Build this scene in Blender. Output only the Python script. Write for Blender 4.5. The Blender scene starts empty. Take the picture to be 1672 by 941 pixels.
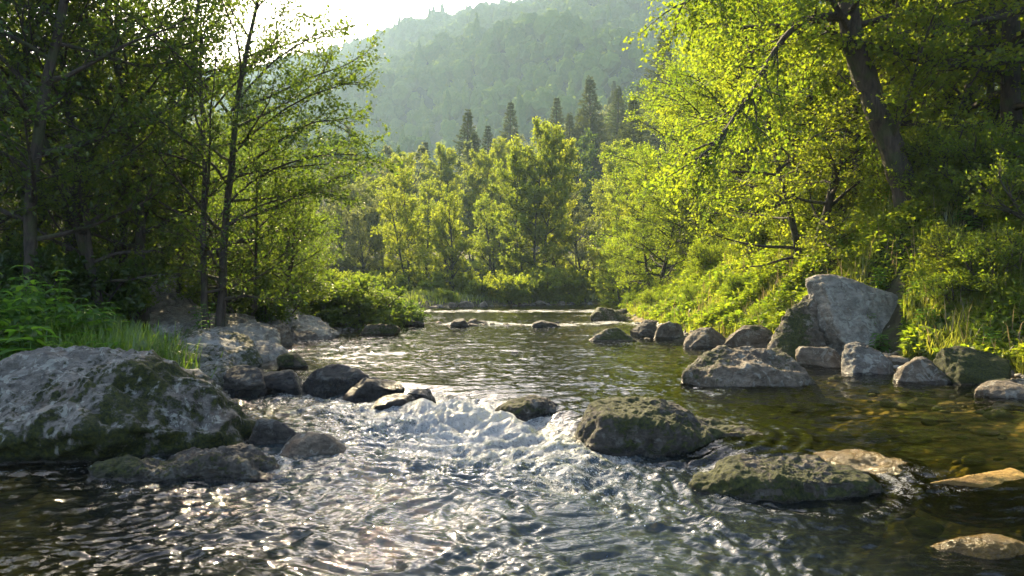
import bpy, bmesh, math, random
import numpy as np
from math import radians, sin, cos, pi, exp

scene = bpy.context.scene
COL = scene.collection
HAZE = 0.00038
F = 1150.0            # focal length in photograph pixels (1672 wide)
CAMZ = 1.4
HY = 470.5
# ------------------------------------------------------------------ camera
cam = bpy.data.cameras.new('camera')
cam.sensor_width = 36.0
cam.lens = 36.0 * F / 1672.0
cam.clip_start = 0.05
cam.clip_end = 6000.0
camo = bpy.data.objects.new('camera', cam)
camo.location = (0, 0, CAMZ)
camo.rotation_euler = (radians(90), 0, 0)
COL.objects.link(camo)
scene.camera = camo
# ------------------------------------------------------------------ sky, sun, exposure
SUN_EL, SUN_AZ = 33.0, -19.5        # azimuth measured from +Y towards +X
world = bpy.data.worlds.new('World')
scene.world = world
world.use_nodes = True
wn = world.node_tree.nodes
sky = wn.new('ShaderNodeTexSky')
sky.sky_type = 'NISHITA'
sky.sun_disc = False
sky.sun_elevation = radians(SUN_EL)
sky.sun_rotation = radians(SUN_AZ)
sky.air_density = 1.0
sky.dust_density = 3.0
world.node_tree.links.new(sky.outputs[0], wn['Background'].inputs[0])
wn['Background'].inputs[1].default_value = 0.115
sun = bpy.data.lights.new('sun', 'SUN')
sun.energy = 5.0
sun.angle = radians(0.5)
sun.color = (1.0, 0.81, 0.49)
suno = bpy.data.objects.new('sun', sun)
suno.location = (-20, 40, 40)
suno.rotation_euler = (radians(90 - SUN_EL), 0, radians(180 - SUN_AZ))
COL.objects.link(suno)
scene.view_settings.view_transform = 'Standard'
scene.view_settings.look = 'None'
scene.view_settings.gamma = 1.0
scene.view_settings.exposure = 2.22
scene.view_settings.use_curve_mapping = False
cy = scene.cycles
cy.use_denoising = True
cy.max_bounces = 7
cy.diffuse_bounces = 3
cy.glossy_bounces = 3
cy.transmission_bounces = 5
cy.transparent_max_bounces = 8
cy.volume_bounces = 0
cy.caustics_reflective = False
cy.caustics_refractive = False
cy.sample_clamp_indirect = 6.0

# ------------------------------------------------------------------ helpers
def at(px, py, Y):
    """world X, Z seen at a photograph pixel at distance Y"""
    return (px - 836.0) / F * Y, CAMZ - (py - HY) / F * Y

def tag(o, label=None, cat=None, group=None, kind=None):
    if label: o['label'] = label
    if cat: o['category'] = cat
    if group: o['group'] = group
    if kind: o['kind'] = kind
    return o

def mesh_np(name, V, Fc, mat=None, smooth=True, attrs=None):
    """V (n,3); Fc: array (m,k) or list of arrays with different k"""
    me = bpy.data.meshes.new(name)
    V = np.asarray(V, dtype=np.float32)
    if not isinstance(Fc, list): Fc = [Fc]
    Fc = [np.asarray(f, dtype=np.int32) for f in Fc if len(f)]
    me.vertices.add(len(V))
    me.vertices.foreach_set('co', V.ravel())
    nl = sum(f.size for f in Fc); nf = sum(len(f) for f in Fc)
    me.loops.add(nl)
    me.polygons.add(nf)
    me.loops.foreach_set('vertex_index', np.concatenate([f.ravel() for f in Fc]))
    tot = np.concatenate([np.full(len(f), f.shape[1], dtype=np.int32) for f in Fc])
    st = np.concatenate([[0], np.cumsum(tot)[:-1]]).astype(np.int32)
    me.polygons.foreach_set('loop_start', st)
    me.polygons.foreach_set('loop_total', tot)
    me.polygons.foreach_set('use_smooth', np.full(nf, smooth, dtype=bool))
    me.update(calc_edges=True)
    if attrs:
        for k, a in attrs.items():
            at_ = me.attributes.new(k, 'FLOAT', 'POINT')
            at_.data.foreach_set('value', np.asarray(a, dtype=np.float32))
    if mat: me.materials.append(mat)
    return me

def obj(name, me, parent=None):
    o = bpy.data.objects.new(name, me)
    COL.objects.link(o)
    if parent: o.parent = parent
    return o

def empty(name, loc=(0, 0, 0), rz=0, s=1.0):
    o = bpy.data.objects.new(name, None)
    o.empty_display_size = 0.3
    o.location = loc
    o.rotation_euler = (0, 0, rz)
    o.scale = (s, s, s) if not isinstance(s, tuple) else s
    COL.objects.link(o)
    return o

def copy_tree(root, loc, rz=0, s=1.0, label=None, group=None, tilt=(0, 0)):
    c = root.copy(); COL.objects.link(c)
    c.location = loc; c.rotation_euler = (tilt[0], tilt[1], rz)
    c.scale = (s, s, s) if not isinstance(s, tuple) else s
    if label: c['label'] = label
    if group: c['group'] = group
    for ch in root.children:
        d = ch.copy(); COL.objects.link(d); d.parent = c
    return c

# ------------------------------------------------------------------ noise
_rs = np.random.RandomState(7)
_perm = _rs.permutation(256).astype(np.int32)
_perm = np.concatenate([_perm, _perm, _perm])
_grad = _rs.normal(size=(256, 3)).astype(np.float32)
_grad /= np.linalg.norm(_grad, axis=1)[:, None]
def perlin(P):
    P = np.asarray(P, dtype=np.float32)
    i = np.floor(P).astype(np.int64)
    f = P - i
    i = (i & 255).astype(np.int32)
    u = f * f * f * (f * (f * 6 - 15) + 10)
    out = 0
    for dx in (0, 1):
        wx = u[:, 0] if dx else 1 - u[:, 0]
        for dy in (0, 1):
            wy = u[:, 1] if dy else 1 - u[:, 1]
            for dz in (0, 1):
                wz = u[:, 2] if dz else 1 - u[:, 2]
                h = _perm[_perm[_perm[(i[:, 0] + dx) & 255] + ((i[:, 1] + dy) & 255)] + ((i[:, 2] + dz) & 255)]
                g = _grad[h]
                d = (f[:, 0] - dx) * g[:, 0] + (f[:, 1] - dy) * g[:, 1] + (f[:, 2] - dz) * g[:, 2]
                out = out + d * wx * wy * wz
    return out * 1.5
def n2(X, Y, s=1.0, z=0.0, sy=None):
    sh = X.shape
    P = np.stack([X.ravel() * s, Y.ravel() * (sy or s), np.full(X.size, z)], 1)
    return perlin(P).reshape(sh)
def fbm(P, oct=4, ridged=False, g=0.5):
    a, t, s = 1.0, 0.0, 1.0
    for k in range(oct):
        v = perlin(P * s + 17.3 * k)
        if ridged: v = 1 - 2 * np.abs(v)
        t = t + a * v
        a *= g; s *= 2.03
    return t
def smooth(x, a=0.0, b=1.0):
    t = np.clip((x - a) / (b - a), 0, 1)
    return t * t * (3 - 2 * t)

# ------------------------------------------------------------------ materials
class NT:
    def __init__(s, name):
        s.m = bpy.data.materials.new(name); s.m.use_nodes = True
        s.t = s.m.node_tree; s.t.nodes.clear()
        s.out = s.t.nodes.new('ShaderNodeOutputMaterial')
    def n(s, typ, **kw):
        nd = s.t.nodes.new('ShaderNode' + typ)
        for k, v in kw.items():
            if k[0] == 'i' and k[1:].isdigit():
                nd.inputs[int(k[1:])].default_value = v
            elif k.startswith('I_'):
                nd.inputs[k[2:]].default_value = v
            else: setattr(nd, k, v)
        return nd
    def l(s, a, b): s.t.links.new(a, b)
    def attr(s, name): return s.n('Attribute', attribute_name=name).outputs['Fac']
    def pos(s): return s.n('NewGeometry').outputs['Position']
    def objc(s): return s.n('TexCoord').outputs['Object']
    def noise(s, vec, scale, det=4, rough=.6, dist=0.0):
        nd = s.n('TexNoise'); nd.inputs['Scale'].default_value = scale
        nd.inputs['Detail'].default_value = det; nd.inputs['Roughness'].default_value = rough
        nd.inputs['Distortion'].default_value = dist
        s.l(vec, nd.inputs['Vector']); return nd.outputs['Fac']
    def math(s, op, a, b=None, clamp=False):
        nd = s.n('Math', operation=op, use_clamp=clamp)
        for k, v in ((0, a), (1, b)):
            if v is None: continue
            if isinstance(v, (int, float)): nd.inputs[k].default_value = v
            else: s.l(v, nd.inputs[k])
        return nd.outputs[0]
    def rng(s, v, a, b, c=0.0, d=1.0):
        nd = s.n('MapRange'); s.l(v, nd.inputs[0])
        for k, x in zip((1, 2, 3, 4), (a, b, c, d)): nd.inputs[k].default_value = x
        return nd.outputs[0]
    def mix(s, f, a, b, blend='MIX'):
        nd = s.n('Mix', data_type='RGBA', blend_type=blend)
        for k, v in ((0, f), (6, a), (7, b)):
            if isinstance(v, (int, float)): nd.inputs[k].default_value = v
            elif isinstance(v, tuple): nd.inputs[k].default_value = v if len(v) == 4 else v + (1,)
            else: s.l(v, nd.inputs[k])
        return nd.outputs[2]
    def ramp(s, v, stops):
        nd = s.n('ValToRGB'); s.l(v, nd.inputs[0])
        cr = nd.color_ramp
        while len(cr.elements) < len(stops): cr.elements.new(0.5)
        for e, (p, c) in zip(cr.elements, stops):
            e.position = p; e.color = tuple(c) + (1,) if len(c) == 3 else c
        return nd.outputs[0]
    def mixs(s, f, a, b):
        nd = s.n('MixShader')
        if isinstance(f, (int, float)): nd.inputs[0].default_value = f
        else: s.l(f, nd.inputs[0])
        s.l(a, nd.inputs[1]); s.l(b, nd.inputs[2]); return nd.outputs[0]
    def bump(s, h, strength, dist, normal=None):
        nd = s.n('Bump'); nd.inputs['Strength'].default_value = strength
        nd.inputs['Distance'].default_value = dist; s.l(h, nd.inputs['Height'])
        if normal: s.l(normal, nd.inputs['Normal'])
        return nd.outputs[0]
    def done(s, sh): s.l(sh, s.out.inputs['Surface']); return s.m

def leaf_mat(name, c1, c2, t1, t2, trans=0.45, gloss=0.05, rough=0.4):
    m = NT(name)
    r = m.attr('rnd')
    # clumps of slightly different green through the crown
    cl = m.noise(m.objc(), 0.8, 2)
    v = m.math('ADD', m.math('MULTIPLY', r, 0.65), m.rng(cl, .3, .7, 0, .35), True)
    oi = m.n('ObjectInfo').outputs['Random']
    hs = m.n('HueSaturation'); m.l(m.mix(v, c1, c2), hs.inputs['Color'])
    m.l(m.rng(oi, 0, 1, .488, .512), hs.inputs['Hue']); m.l(m.rng(oi, 0, 1, 1.12, .85), hs.inputs['Value'])
    hs2 = m.n('HueSaturation'); m.l(m.mix(v, t1, t2), hs2.inputs['Color'])
    m.l(m.rng(oi, 0, 1, .488, .512), hs2.inputs['Hue']); m.l(m.rng(oi, 0, 1, 1.12, .85), hs2.inputs['Value'])
    d = m.n('BsdfDiffuse'); m.l(hs.outputs[0], d.inputs[0])
    t = m.n('BsdfTranslucent'); m.l(hs2.outputs[0], t.inputs[0])
    g = m.n('BsdfGlossy'); g.inputs['Roughness'].default_value = rough; g.inputs['Color'].default_value = (.9, .9, .85, 1)
    return m.done(m.mixs(gloss, m.mixs(trans, d.outputs[0], t.outputs[0]), g.outputs[0]))

M = {}
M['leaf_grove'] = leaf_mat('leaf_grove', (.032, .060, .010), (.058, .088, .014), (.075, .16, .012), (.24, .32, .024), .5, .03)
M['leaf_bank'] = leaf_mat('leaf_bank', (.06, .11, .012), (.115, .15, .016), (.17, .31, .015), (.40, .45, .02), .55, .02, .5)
M['leaf_valley'] = leaf_mat('leaf_valley', (.06, .10, .016), (.11, .145, .02), (.23, .34, .02), (.45, .48, .03), .52, .02)
M['leaf_pale'] = leaf_mat('leaf_pale', (.07, .09, .035), (.12, .14, .05), (.17, .21, .05), (.26, .29, .07), .45, .03)
M['leaf_hill'] = leaf_mat('leaf_hill', (.042, .09, .015), (.12, .18, .028), (.10, .18, .02), (.24, .32, .03), .25, .0)
M['needles'] = leaf_mat('needles', (.03, .055, .018), (.055, .08, .025), (.08, .11, .02), (.13, .16, .03), .35, .03)
M['herb'] = leaf_mat('herb', (.04, .10, .014), (.07, .14, .02), (.12, .30, .02), (.24, .42, .025), .48, .03, .45)
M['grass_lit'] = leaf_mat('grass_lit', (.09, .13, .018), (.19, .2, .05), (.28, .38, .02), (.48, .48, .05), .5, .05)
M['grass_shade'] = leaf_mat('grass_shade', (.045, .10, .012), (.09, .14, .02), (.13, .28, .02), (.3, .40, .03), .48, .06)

M['grass_dry'] = leaf_mat('grass_dry', (.16, .12, .06), (.26, .20, .10), (.2, .16, .07), (.34, .27, .12), .35, .03)

def bark_mat(name, c1, c2, moss=0.0):
    m = NT(name)
    o = m.objc()
    mp = m.n('Mapping'); m.l(o, mp.inputs[0]); mp.inputs['Scale'].default_value = (1, 1, .22)
    a = m.noise(mp.outputs[0], 14, 6, .7, .6)
    b = m.noise(o, 3, 4)
    col = m.mix(m.rng(a, .35, .65), c1, c2)
    if moss: col = m.mix(m.rng(b, .5, .62, 0, moss), col, (.05, .07, .015))
    bs = m.n('BsdfPrincipled'); m.l(col, bs.inputs['Base Color']); bs.inputs['Roughness'].default_value = .9
    m.l(m.bump(a, .9, .03), bs.inputs['Normal'])
    return m.done(bs.outputs[0])
M['bark'] = bark_mat('bark', (.018, .013, .009), (.085, .062, .045), .5)
M['bark_grey'] = bark_mat('bark_grey', (.018, .015, .012), (.06, .052, .042), .3)

def rock_mat(name, c_dark, c_mid, c_light, lich=.35, moss1=(.014, .021, .003), moss2=(.066, .072, .004)):
    m = NT(name)
    p = m.pos()
    big = m.noise(p, 1.6, 5, .6)
    med = m.noise(p, 9, 6, .65)
    fine = m.noise(p, 60, 4, .7)
    col = m.ramp(m.math('ADD', m.math('MULTIPLY', big, .5), m.math('MULTIPLY', med, .5)),
                 [(.36, c_dark), (.5, c_mid), (.64, c_light)])
    # speckle
    col = m.mix(m.rng(fine, .55, .7, 0, .5), col, c_light)
    col = m.mix(m.rng(fine, .44, .32, 0, .5), col, c_dark)
    # coarse mineral streaks and pits
    sm = m.n('Mapping'); m.l(p, sm.inputs[0]); sm.inputs['Rotation'].default_value = (.5, .3, .4); sm.inputs['Scale'].default_value = (1, 1, 4)
    st = m.noise(sm.outputs[0], 5, 6, .7, .5)
    col = m.mix(m.rng(st, .54, .68, 0, .6), col, c_light); col = m.mix(m.rng(st, .45, .34, 0, .7), col, c_dark)
    pit = m.noise(p, 23, 5, .8)
    col = m.mix(m.rng(pit, .42, .34, 0, .8), col, c_dark)
    # lichen
    ln = m.noise(p, 6.5, 5, .7, .8)
    col = m.mix(m.rng(ln, .55, .575, 0, min(lich * 1.8, .8)), col, (.33, .325, .27))
    rn = m.noise(p, 2.7, 4, .7)
    col = m.mix(m.rng(rn, .6, .68, 0, .45), col, (.11, .06, .03))
    crk = m.n('TexVoronoi', feature='DISTANCE_TO_EDGE'); crk.inputs['Scale'].default_value = 2.6
    wv = m.n('VectorMath', operation='ADD'); m.l(p, wv.inputs[0]); wn_ = m.n('TexNoise'); wn_.inputs['Scale'].default_value = 3.5; wn_.inputs['Detail'].default_value = 5; m.l(p, wn_.inputs['Vector'])
    ws = m.n('VectorMath', operation='SCALE'); ws.inputs['Scale'].default_value = .9; m.l(wn_.outputs['Color'], ws.inputs[0]); m.l(ws.outputs[0], wv.inputs[1]); m.l(wv.outputs[0], crk.inputs['Vector'])
    ckm = m.rng(m.noise(p, 1.9, 3, .6), .5, .62, 1, 0)
    ck = m.math('MAXIMUM', m.rng(crk.outputs['Distance'], 0, .022, 0, 1), ckm)
    col = m.mix(ck, c_dark, col)
    # moss
    mo = m.attr('moss')
    mn = m.noise(p, 14, 6, .75)
    mask = m.rng(m.math('ADD', mo, m.math('MULTIPLY', m.math('SUBTRACT', mn, .5), 1.5)), .45, .6)
    mcol = m.mix(m.rng(m.noise(p, 35, 4, .7), .4, .65), moss1, moss2)
    col = m.mix(mask, col, mcol)
    wet = m.attr('wet')
    wm = m.rng(m.math('ADD', wet, m.math('MULTIPLY', m.math('SUBTRACT', med, .5), .8)), .35, .6)
    hs = m.n('HueSaturation'); hs.inputs['Saturation'].default_value = 1.25
    hs.inputs['Value'].default_value = .36
    m.l(col, hs.inputs['Color'])
    col2 = m.mix(wm, col, hs.outputs[0])
    bs = m.n('BsdfPrincipled'); m.l(col2, bs.inputs['Base Color'])
    rg = m.math('SUBTRACT', .85, m.math('MULTIPLY', m.math('MULTIPLY', wm, m.math('SUBTRACT', 1.0, mask)), .6))
    m.l(rg, bs.inputs['Roughness'])
    bs.inputs['Specular IOR Level'].default_value = .4
    h = m.math('ADD', m.math('ADD', m.math('MULTIPLY', med, .7), m.math('ADD', m.math('MULTIPLY', st, .5), m.math('MULTIPLY', pit, .45))), m.math('ADD', m.math('MULTIPLY', fine, .22), m.math('MULTIPLY', ck, .3)))
    b1 = m.bump(h, 1.0, .055)
    b2 = m.bump(m.math('MULTIPLY', m.noise(p, 110, 3, .8), mask), .9, .02, b1)
    m.l(b2, bs.inputs['Normal'])
    return m.done(bs.outputs[0])
M['rock'] = rock_mat('rock', (.055, .048, .040), (.135, .120, .098), (.24, .22, .185))
M['rock_pale'] = rock_mat('rock_pale', (.08, .072, .06), (.20, .18, .145), (.33, .30, .25))
M['rock_brown'] = rock_mat('rock_brown', (.045, .034, .023), (.115, .088, .06), (.21, .17, .125), .2)
M['rock_dark'] = rock_mat('rock_dark', (.024, .020, .016), (.052, .043, .033), (.105, .088, .068), .10)
M['rock_amber'] = rock_mat('rock_amber', (.12, .066, .010), (.26, .15, .026), (.38, .245, .05), .0, (.10, .09, .015), (.2, .15, .02))
# ------------------------------------------------------------------ river plan, levels and terrain height
LY = [-12, 2, 3.6, 4.6, 5.5, 7.3, 9.3, 13.8, 18.4, 21, 24, 30, 39, 43, 47, 52, 60, 80, 120]
LX = [-9, -7.5, -6.2, -5.2, -4.2, -3.3, -3.8, -4.6, -4.5, -3.7, -5.2, -6.9, -6.2, -2.5, 3.0, 8.5, 16, 34, 60]
RY = [-12, 4, 7.7, 9.4, 10.5, 11.5, 12.6, 14, 17.3, 25, 35, 42, 50, 60, 80, 120]
RX = [9, 6.8, 6.3, 6.3, 5.5, 5.4, 5.2, 4.8, 4.2, 4.3, 5.3, 7.6, 12.5, 20, 39, 66]
DX = [-8, -4, -2.8, -1, .2, .8, 1.9, 2.7, 3.4, 6, 10]
DYv = [12, 10.5, 9.7, 8.6, 7.3, 6.2, 5.35, 4.8, 4.4, 3.9, 3.4]
def drop_t(X, Y):      # metres upstream of the lip of the fall
    return Y - np.interp(X, DX, DYv)
def Wl(X, Y):
    t = drop_t(X, Y)
    w = np.interp(X, [-4, -2, 0, 1.5, 3, 6], [.5, .8, .8, .8, .9, 1.2])
    return 0.17 * smooth(t, -w * .7, w * .5) + 0.05 * smooth(Y, 23.5, 25) + .03 * smooth(Y, 34, 36)
def bank_d(X, Y):
    return np.maximum(np.interp(Y, LY, LX) - X, X - np.interp(Y, RY, RX))
def smax(a, b, k):
    h = np.clip(.5 + .5 * (a - b) / k, 0, 1)
    return b + (a - b) * h + k * h * (1 - h)
def Gh(X, Y):
    X = np.asarray(X, dtype=np.float64); Y = np.asarray(Y, dtype=np.float64)
    jit = n2(X, Y, .7, 3.1) * .45 + n2(X, Y, 2.1, 9.1) * .15
    Lx = np.interp(Y, LY, LX); Rx = np.interp(Y, RY, RX)
    dl = Lx - X + jit; dr = X - Rx + jit
    d = np.maximum(dl, dr)
    wl = 0.17 * smooth(drop_t(X, Y), -.6, .6) + .05 * smooth(Y, 23, 25) + .03 * smooth(Y, 34, 36)
    bed = wl - np.clip(np.minimum(.05 - d * .26, .04 - dr * .10 + .5 * smooth(-dr, 2.2, 4.5)), .02, .85) - .04 * n2(X, Y, .9, 5.0)
    # shallow gravel shelf on the near right
    left = wl + np.interp(dl, [-1, 0, .6, 1.5, 3, 8, 20, 60, 400], [-.3, -.02, .1, .25, .55, 1.05, 2.6, 12, 70])
    sl = 1 - .55 * smooth(Y, 18, 50)
    right = wl + np.interp(dr, [-1, 0, .5, 1.2, 2.2, 4, 8, 20, 60, 400], [-.3, -.02, .15, .55, 1.5, 2.9, 5.0, 10, 32, 150]) * sl
    far = wl + np.interp(dl, [-1, 0, 1, 4, 20], [-.3, -.02, .3, .6, .8]) + np.clip(Y - 62, 0, 400) * .05
    left = left + (far - left) * smooth(Y, 30, 44) * smooth(X, -40, -12)
    g = np.where(d < 0, bed, np.where(dl > dr, left, right))
    rough = np.clip(d, 0, 3) / 3
    g = g + rough * (.16 * n2(X, Y, .45, 1.0) + .07 * n2(X, Y, 1.6, 2.0))
    # spur behind the flood plain, rising to the right
    spur = np.clip(Y - 66, 0, 130) * .30 * np.clip(.52 + .014 * X, .03, 2.2)
    spur = np.where(Y > 210, spur * np.clip(1 - (Y - 210) / 260, 0, 1), spur)
    # the mountain
    diag = n2(X * .8 + Y * .45, Y * .4, .013, 4.0) * 34 + n2(X * .8 + Y * .5, Y * .5, .03, 6.0) * 15
    Rz = np.clip(281 - .03 * X, 255, 300)
    Yr = 722 - np.clip(.7 * X, -240, 240)
    ramp = np.clip((Y - Yr + 500) / 500, 0, 1)
    mt = Rz * (ramp ** .93) + diag * smooth(ramp, 0, .15) * (1 - .85 * smooth(ramp, .8, 1))
    mt = np.where(Y > Yr, mt - (Y - Yr) * .5, mt)
    g = g + 1.0 * np.exp(-((X - 7.9) ** 2 + (Y - 13.7) ** 2) / 2.4)
    g2 = smax(spur, mt, 8.0)
    lim = 60 - 54 * smooth(Y, 70, 240)
    return np.where(Y > 66, np.minimum(g, lim) + np.maximum(g2, 0), g)
def G1(x, y): return float(Gh(np.array([x]), np.array([y]))[0])

def grid_mesh(name, X, Y, Z, mat, attrs=None):
    r, c = X.shape
    V = np.stack([X.ravel(), Y.ravel(), Z.ravel()], 1)
    idx = np.arange(r * c).reshape(r, c)
    Fc = np.stack([idx[:-1, :-1].ravel(), idx[:-1, 1:].ravel(), idx[1:, 1:].ravel(), idx[1:, :-1].ravel()], 1)
    return mesh_np(name, V, Fc, mat, True, attrs)

# ground material: gravel and brown stones in the water, soil and moss on the banks, forest floor beyond
def ground_mat():
    m = NT('ground')
    p = m.pos()
    v = m.n('TexVoronoi', feature='F1'); v.inputs['Scale'].default_value = 7.5
    ds = m.n('VectorMath', operation='ADD'); m.l(p, ds.inputs[0])
    nz = m.n('TexNoise'); nz.inputs['Scale'].default_value = 5; m.l(p, nz.inputs['Vector'])
    sc = m.n('VectorMath', operation='SCALE'); m.l(nz.outputs['Color'], sc.inputs[0]); sc.inputs['Scale'].default_value = .12
    m.l(sc.outputs[0], ds.inputs[1]); m.l(ds.outputs[0], v.inputs['Vector'])
    peb = m.ramp(v.outputs['Color'], [(0, (.09, .06, .025)), (.35, (.22, .145, .045)), (.7, (.34, .225, .075)), (1, (.12, .10, .07))])
    peb = m.mix(m.rng(v.outputs['Distance'], .35, .75, 0, .8), peb, (.03, .026, .012))
    alg = m.noise(p, 1.1, 5, .65)
    peb = m.mix(m.rng(alg, .52, .7, 0, .6), peb, (.055, .058, .010))
    soil = m.ramp(m.noise(p, 2.5, 6, .7), [(.3, (.02, .017, .01)), (.5, (.045, .04, .02)), (.62, (.05, .065, .015)), (.8, (.09, .09, .03))])
    col = m.mix(m.attr('bed'), soil, peb)
    bs = m.n('BsdfPrincipled'); m.l(col, bs.inputs['Base Color']); bs.inputs['Roughness'].default_value = .9
    bs.inputs['Specular IOR Level'].default_value = .2
    h = m.math('SUBTRACT', m.math('MULTIPLY', m.noise(p, 9, 6, .7), .6), m.math('MULTIPLY', v.outputs['Distance'], .8))
    m.l(m.bump(h, .8, .05), bs.inputs['Normal'])
    return m.done(bs.outputs[0])
M['ground'] = ground_mat()
def hill_mat():
    m = NT('forest_floor')
    p = m.pos()
    col = m.ramp(m.noise(p, .06, 6, .7), [(.3, (.02, .035, .012)), (.55, (.035, .055, .016)), (.75, (.06, .08, .025))])
    bs = m.n('BsdfPrincipled'); m.l(col, bs.inputs['Base Color']); bs.inputs['Roughness'].default_value = 1
    bs.inputs['Specular IOR Level'].default_value = .1
    m.l(m.bump(m.noise(p, .3, 6, .7), 1, 2.0), bs.inputs['Normal'])
    return m.done(bs.outputs[0])
M['hill'] = hill_mat()

ty = np.concatenate([np.arange(-12, 2.4, .2), 2.4 * (1.0095 ** np.arange(0, 400))])
ty = ty[ty < 106]
tx = 3 * np.sinh(np.linspace(-4.6, 4.6, 640))
XX, YY = np.meshgrid(tx, ty)
ZZ = Gh(XX, YY)
dd = bank_d(XX, YY)
obj_ground = obj('ground', grid_mesh('ground', XX, YY, ZZ, M['ground'], {'bed': (1 - smooth(dd, -.05, .5)).ravel()}))
tag(obj_ground, kind='structure')
ylast = ty[-1]
ty2 = np.concatenate([[ylast], np.arange(ylast + 4, 1020, 6.0)])
XX, YY = np.meshgrid(np.concatenate([np.linspace(-750, -148, 60), np.linspace(-140, 140, 90), np.linspace(148, 750, 70)]), ty2)
ZZ = Gh(XX, YY); ZZ[0] -= .3
tag(obj('hillside', grid_mesh('hillside', XX, YY, ZZ, M['hill'])), kind='structure')

# ------------------------------------------------------------------ water
KEYROCKS = []    # (x, y, radius) filled by rocks below; water is built after the rocks
def build_water():
    rows = [-6.0]
    while rows[-1] < 2.3: rows.append(rows[-1] + .12)
    while rows[-1] < 95: rows.append(rows[-1] + .0085 * (max(rows[-1], 2.6) / 3.3) ** 1.55)
    ys = np.array(rows)
    u = np.linspace(-1, 1, 860)
    wid = np.abs(ys) * .80 + 2.2
    X = u[None, :] * wid[:, None]; Y = np.repeat(ys[:, None], len(u), 1)
    W = Wl(X, Y); t = drop_t(X, Y)
    D = W - Gh(X, Y)
    s_ = -t
    # white water: from the lip and two metres down, strongest in the middle chute
    ax = np.exp(-((X + .40) / .98) ** 2)
    chute = ax * smooth(s_, -.25, .25) * (1 - smooth(s_, 1.3, 3.0))
    sidech = np.exp(-((X + 2.6) / 1.0) ** 2) * smooth(s_, -.3, .1) * (1 - smooth(s_, .6, 2.6)) * .55
    side2 = np.exp(-((X - 2.75) / .35) ** 2) * smooth(s_, -.5, -.1) * (1 - smooth(s_, .1, .7)) * .55
    riff = np.exp(-((Y - 23.3 + .5 * np.sin(X * 1.3)) / .8) ** 2) * smooth(X, -3.4, -1.5) * 1.15 + np.exp(-((Y - 34.5) / 1.8) ** 2) * .9 + .45 * np.exp(-((Y - 28.5 - .3 * X) / .8) ** 2) + .35 * np.exp(-((Y - 18.5 + .2 * X) / .35) ** 2) * smooth(X, -3, 0)
    wake = smooth(s_, .0, .8) * np.exp(-((X + .7) / 1.7) ** 2) * (1 - smooth(s_, 2.5, 6.5))
    calm_r = smooth(X, 1.4, 2.6) * smooth(s_, .0, .5)
    calm_l = smooth(-X, 2.4, 3.4) * smooth(-Y, -5.8, -4.9)
    A = .013 + .017 * smooth(t, .8, 3.0) + .021 * smooth(s_, 0, .6) * (1 - .5 * calm_r) * (1 - .6 * calm_l) + .03 * wake + .055 * chute + .03 * sidech
    far_amp = smooth(Y, 10, 40)
    A = A + .012 * far_amp + riff * .03
    # domain warp
    wx = n2(X, Y, .9, 11.0) * .40 + n2(X, Y, 2.3, 12.0) * .07
    wy = n2(X, Y, .9, 13.0) * .40 + n2(X, Y, 2.3, 14.0) * .07
    Xa, Ya = X + wx, Y + wy
    def rid(z, s, sy=None):
        v = n2(Xa, Ya, s, z, sy); return 1 - 2 * np.abs(v)
    h = .9 * n2(Xa, Ya, 1.1, 20., 1.5) + .50 * rid(21., 1.9, 3.0) + .22 * rid(22., 4.0, 5.5) + .38 * n2(Xa, Ya, 5.2, 28., 8.) + .20 * rid(23., 8.5, 10.) + .22 * n2(Xa, Ya, 10.5, 29., 14.) + .12 * n2(Xa, Ya, 17, 24., 20)
    hi = .34 * rid(25., 6.5, 7.5) + .26 * rid(26., 13., 15.) + .14 * n2(X, Y, 27., 27., 29.) 
    Z = W + A * h + (.062 * chute + .022 * wake + .02 * sidech + .012 * riff) * hi
    # standing wave at the foot of the chute
    Z += .07 * ax * np.exp(-((s_ - .95) / .28) ** 2) * (1 + .8 * n2(X, Y, 2.2, 31.)) - .05 * ax * np.exp(-((s_ - .5) / .25) ** 2)
    Z += .035 * ax * np.exp(-((s_ - 1.75) / .3) ** 2) * (1 + .9 * n2(X, Y, 2.5, 33.))
    # swirls in the smooth water gliding towards the lip
    glide = smooth(t, -.3, .2) * (1 - smooth(t, 1.2, 3.2)) * np.exp(-((X - .2) / 1.5) ** 2)
    sw = np.sqrt((X + .5) ** 2 * .6 + (Y - 9.6) ** 2) + wx * .25
    Z += glide * .011 * np.sin(sw * 17 + wx * 6)
    for (rx, ry, rr) in KEYROCKS:
        q = np.sqrt((X - rx) ** 2 + (Y - ry) ** 2) / rr
        m_ = np.exp(-((q - 1.05) / .55) ** 2)
        Z += m_ * .006 * np.sin(q * rr * 42 + wx * 5 + wy * 5)
    fo = chute * (.70 + .40 * rid(41., 2.2, 2.6) + .35 * hi)
    fo += wake * (.02 + .26 * rid(42., 1.5, 1.9) + .2 * hi)
    fo += sidech * (.35 + .5 * rid(43., 3, 3) + .3 * hi) + side2 * (.3 + .6 * rid(46., 9, 2))
    fo += riff * (.35 + .7 * rid(44., 1.2, 3))
    fo *= (1 - .8 * calm_r * (1 - side2))
    for (rx, ry, rr) in KEYROCKS:
        if ry < 12:
            q = np.sqrt((X - rx) ** 2 + (Y - ry) ** 2) / rr
            fo += .26 * np.exp(-((q - 1.0) / .12) ** 2) * (smooth(s_, -.4, .3) + .15) * (.6 + rid(45., 7, 7))
    fo = np.clip(fo, 0, 1.2); fo = np.where(fo > .55, .55 + (fo - .55) * .35, fo)
    turb = np.clip(.95 * wake + chute + .4 * sidech, 0, 1)
    me = grid_mesh('water', X, Y, Z, water_mat(), {'foam': fo.ravel(), 'depth': np.clip(D, 0, 2).ravel(), 'turb': turb.ravel()})
    o = obj('river_water', me)
    tag(o, kind='structure')

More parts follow.
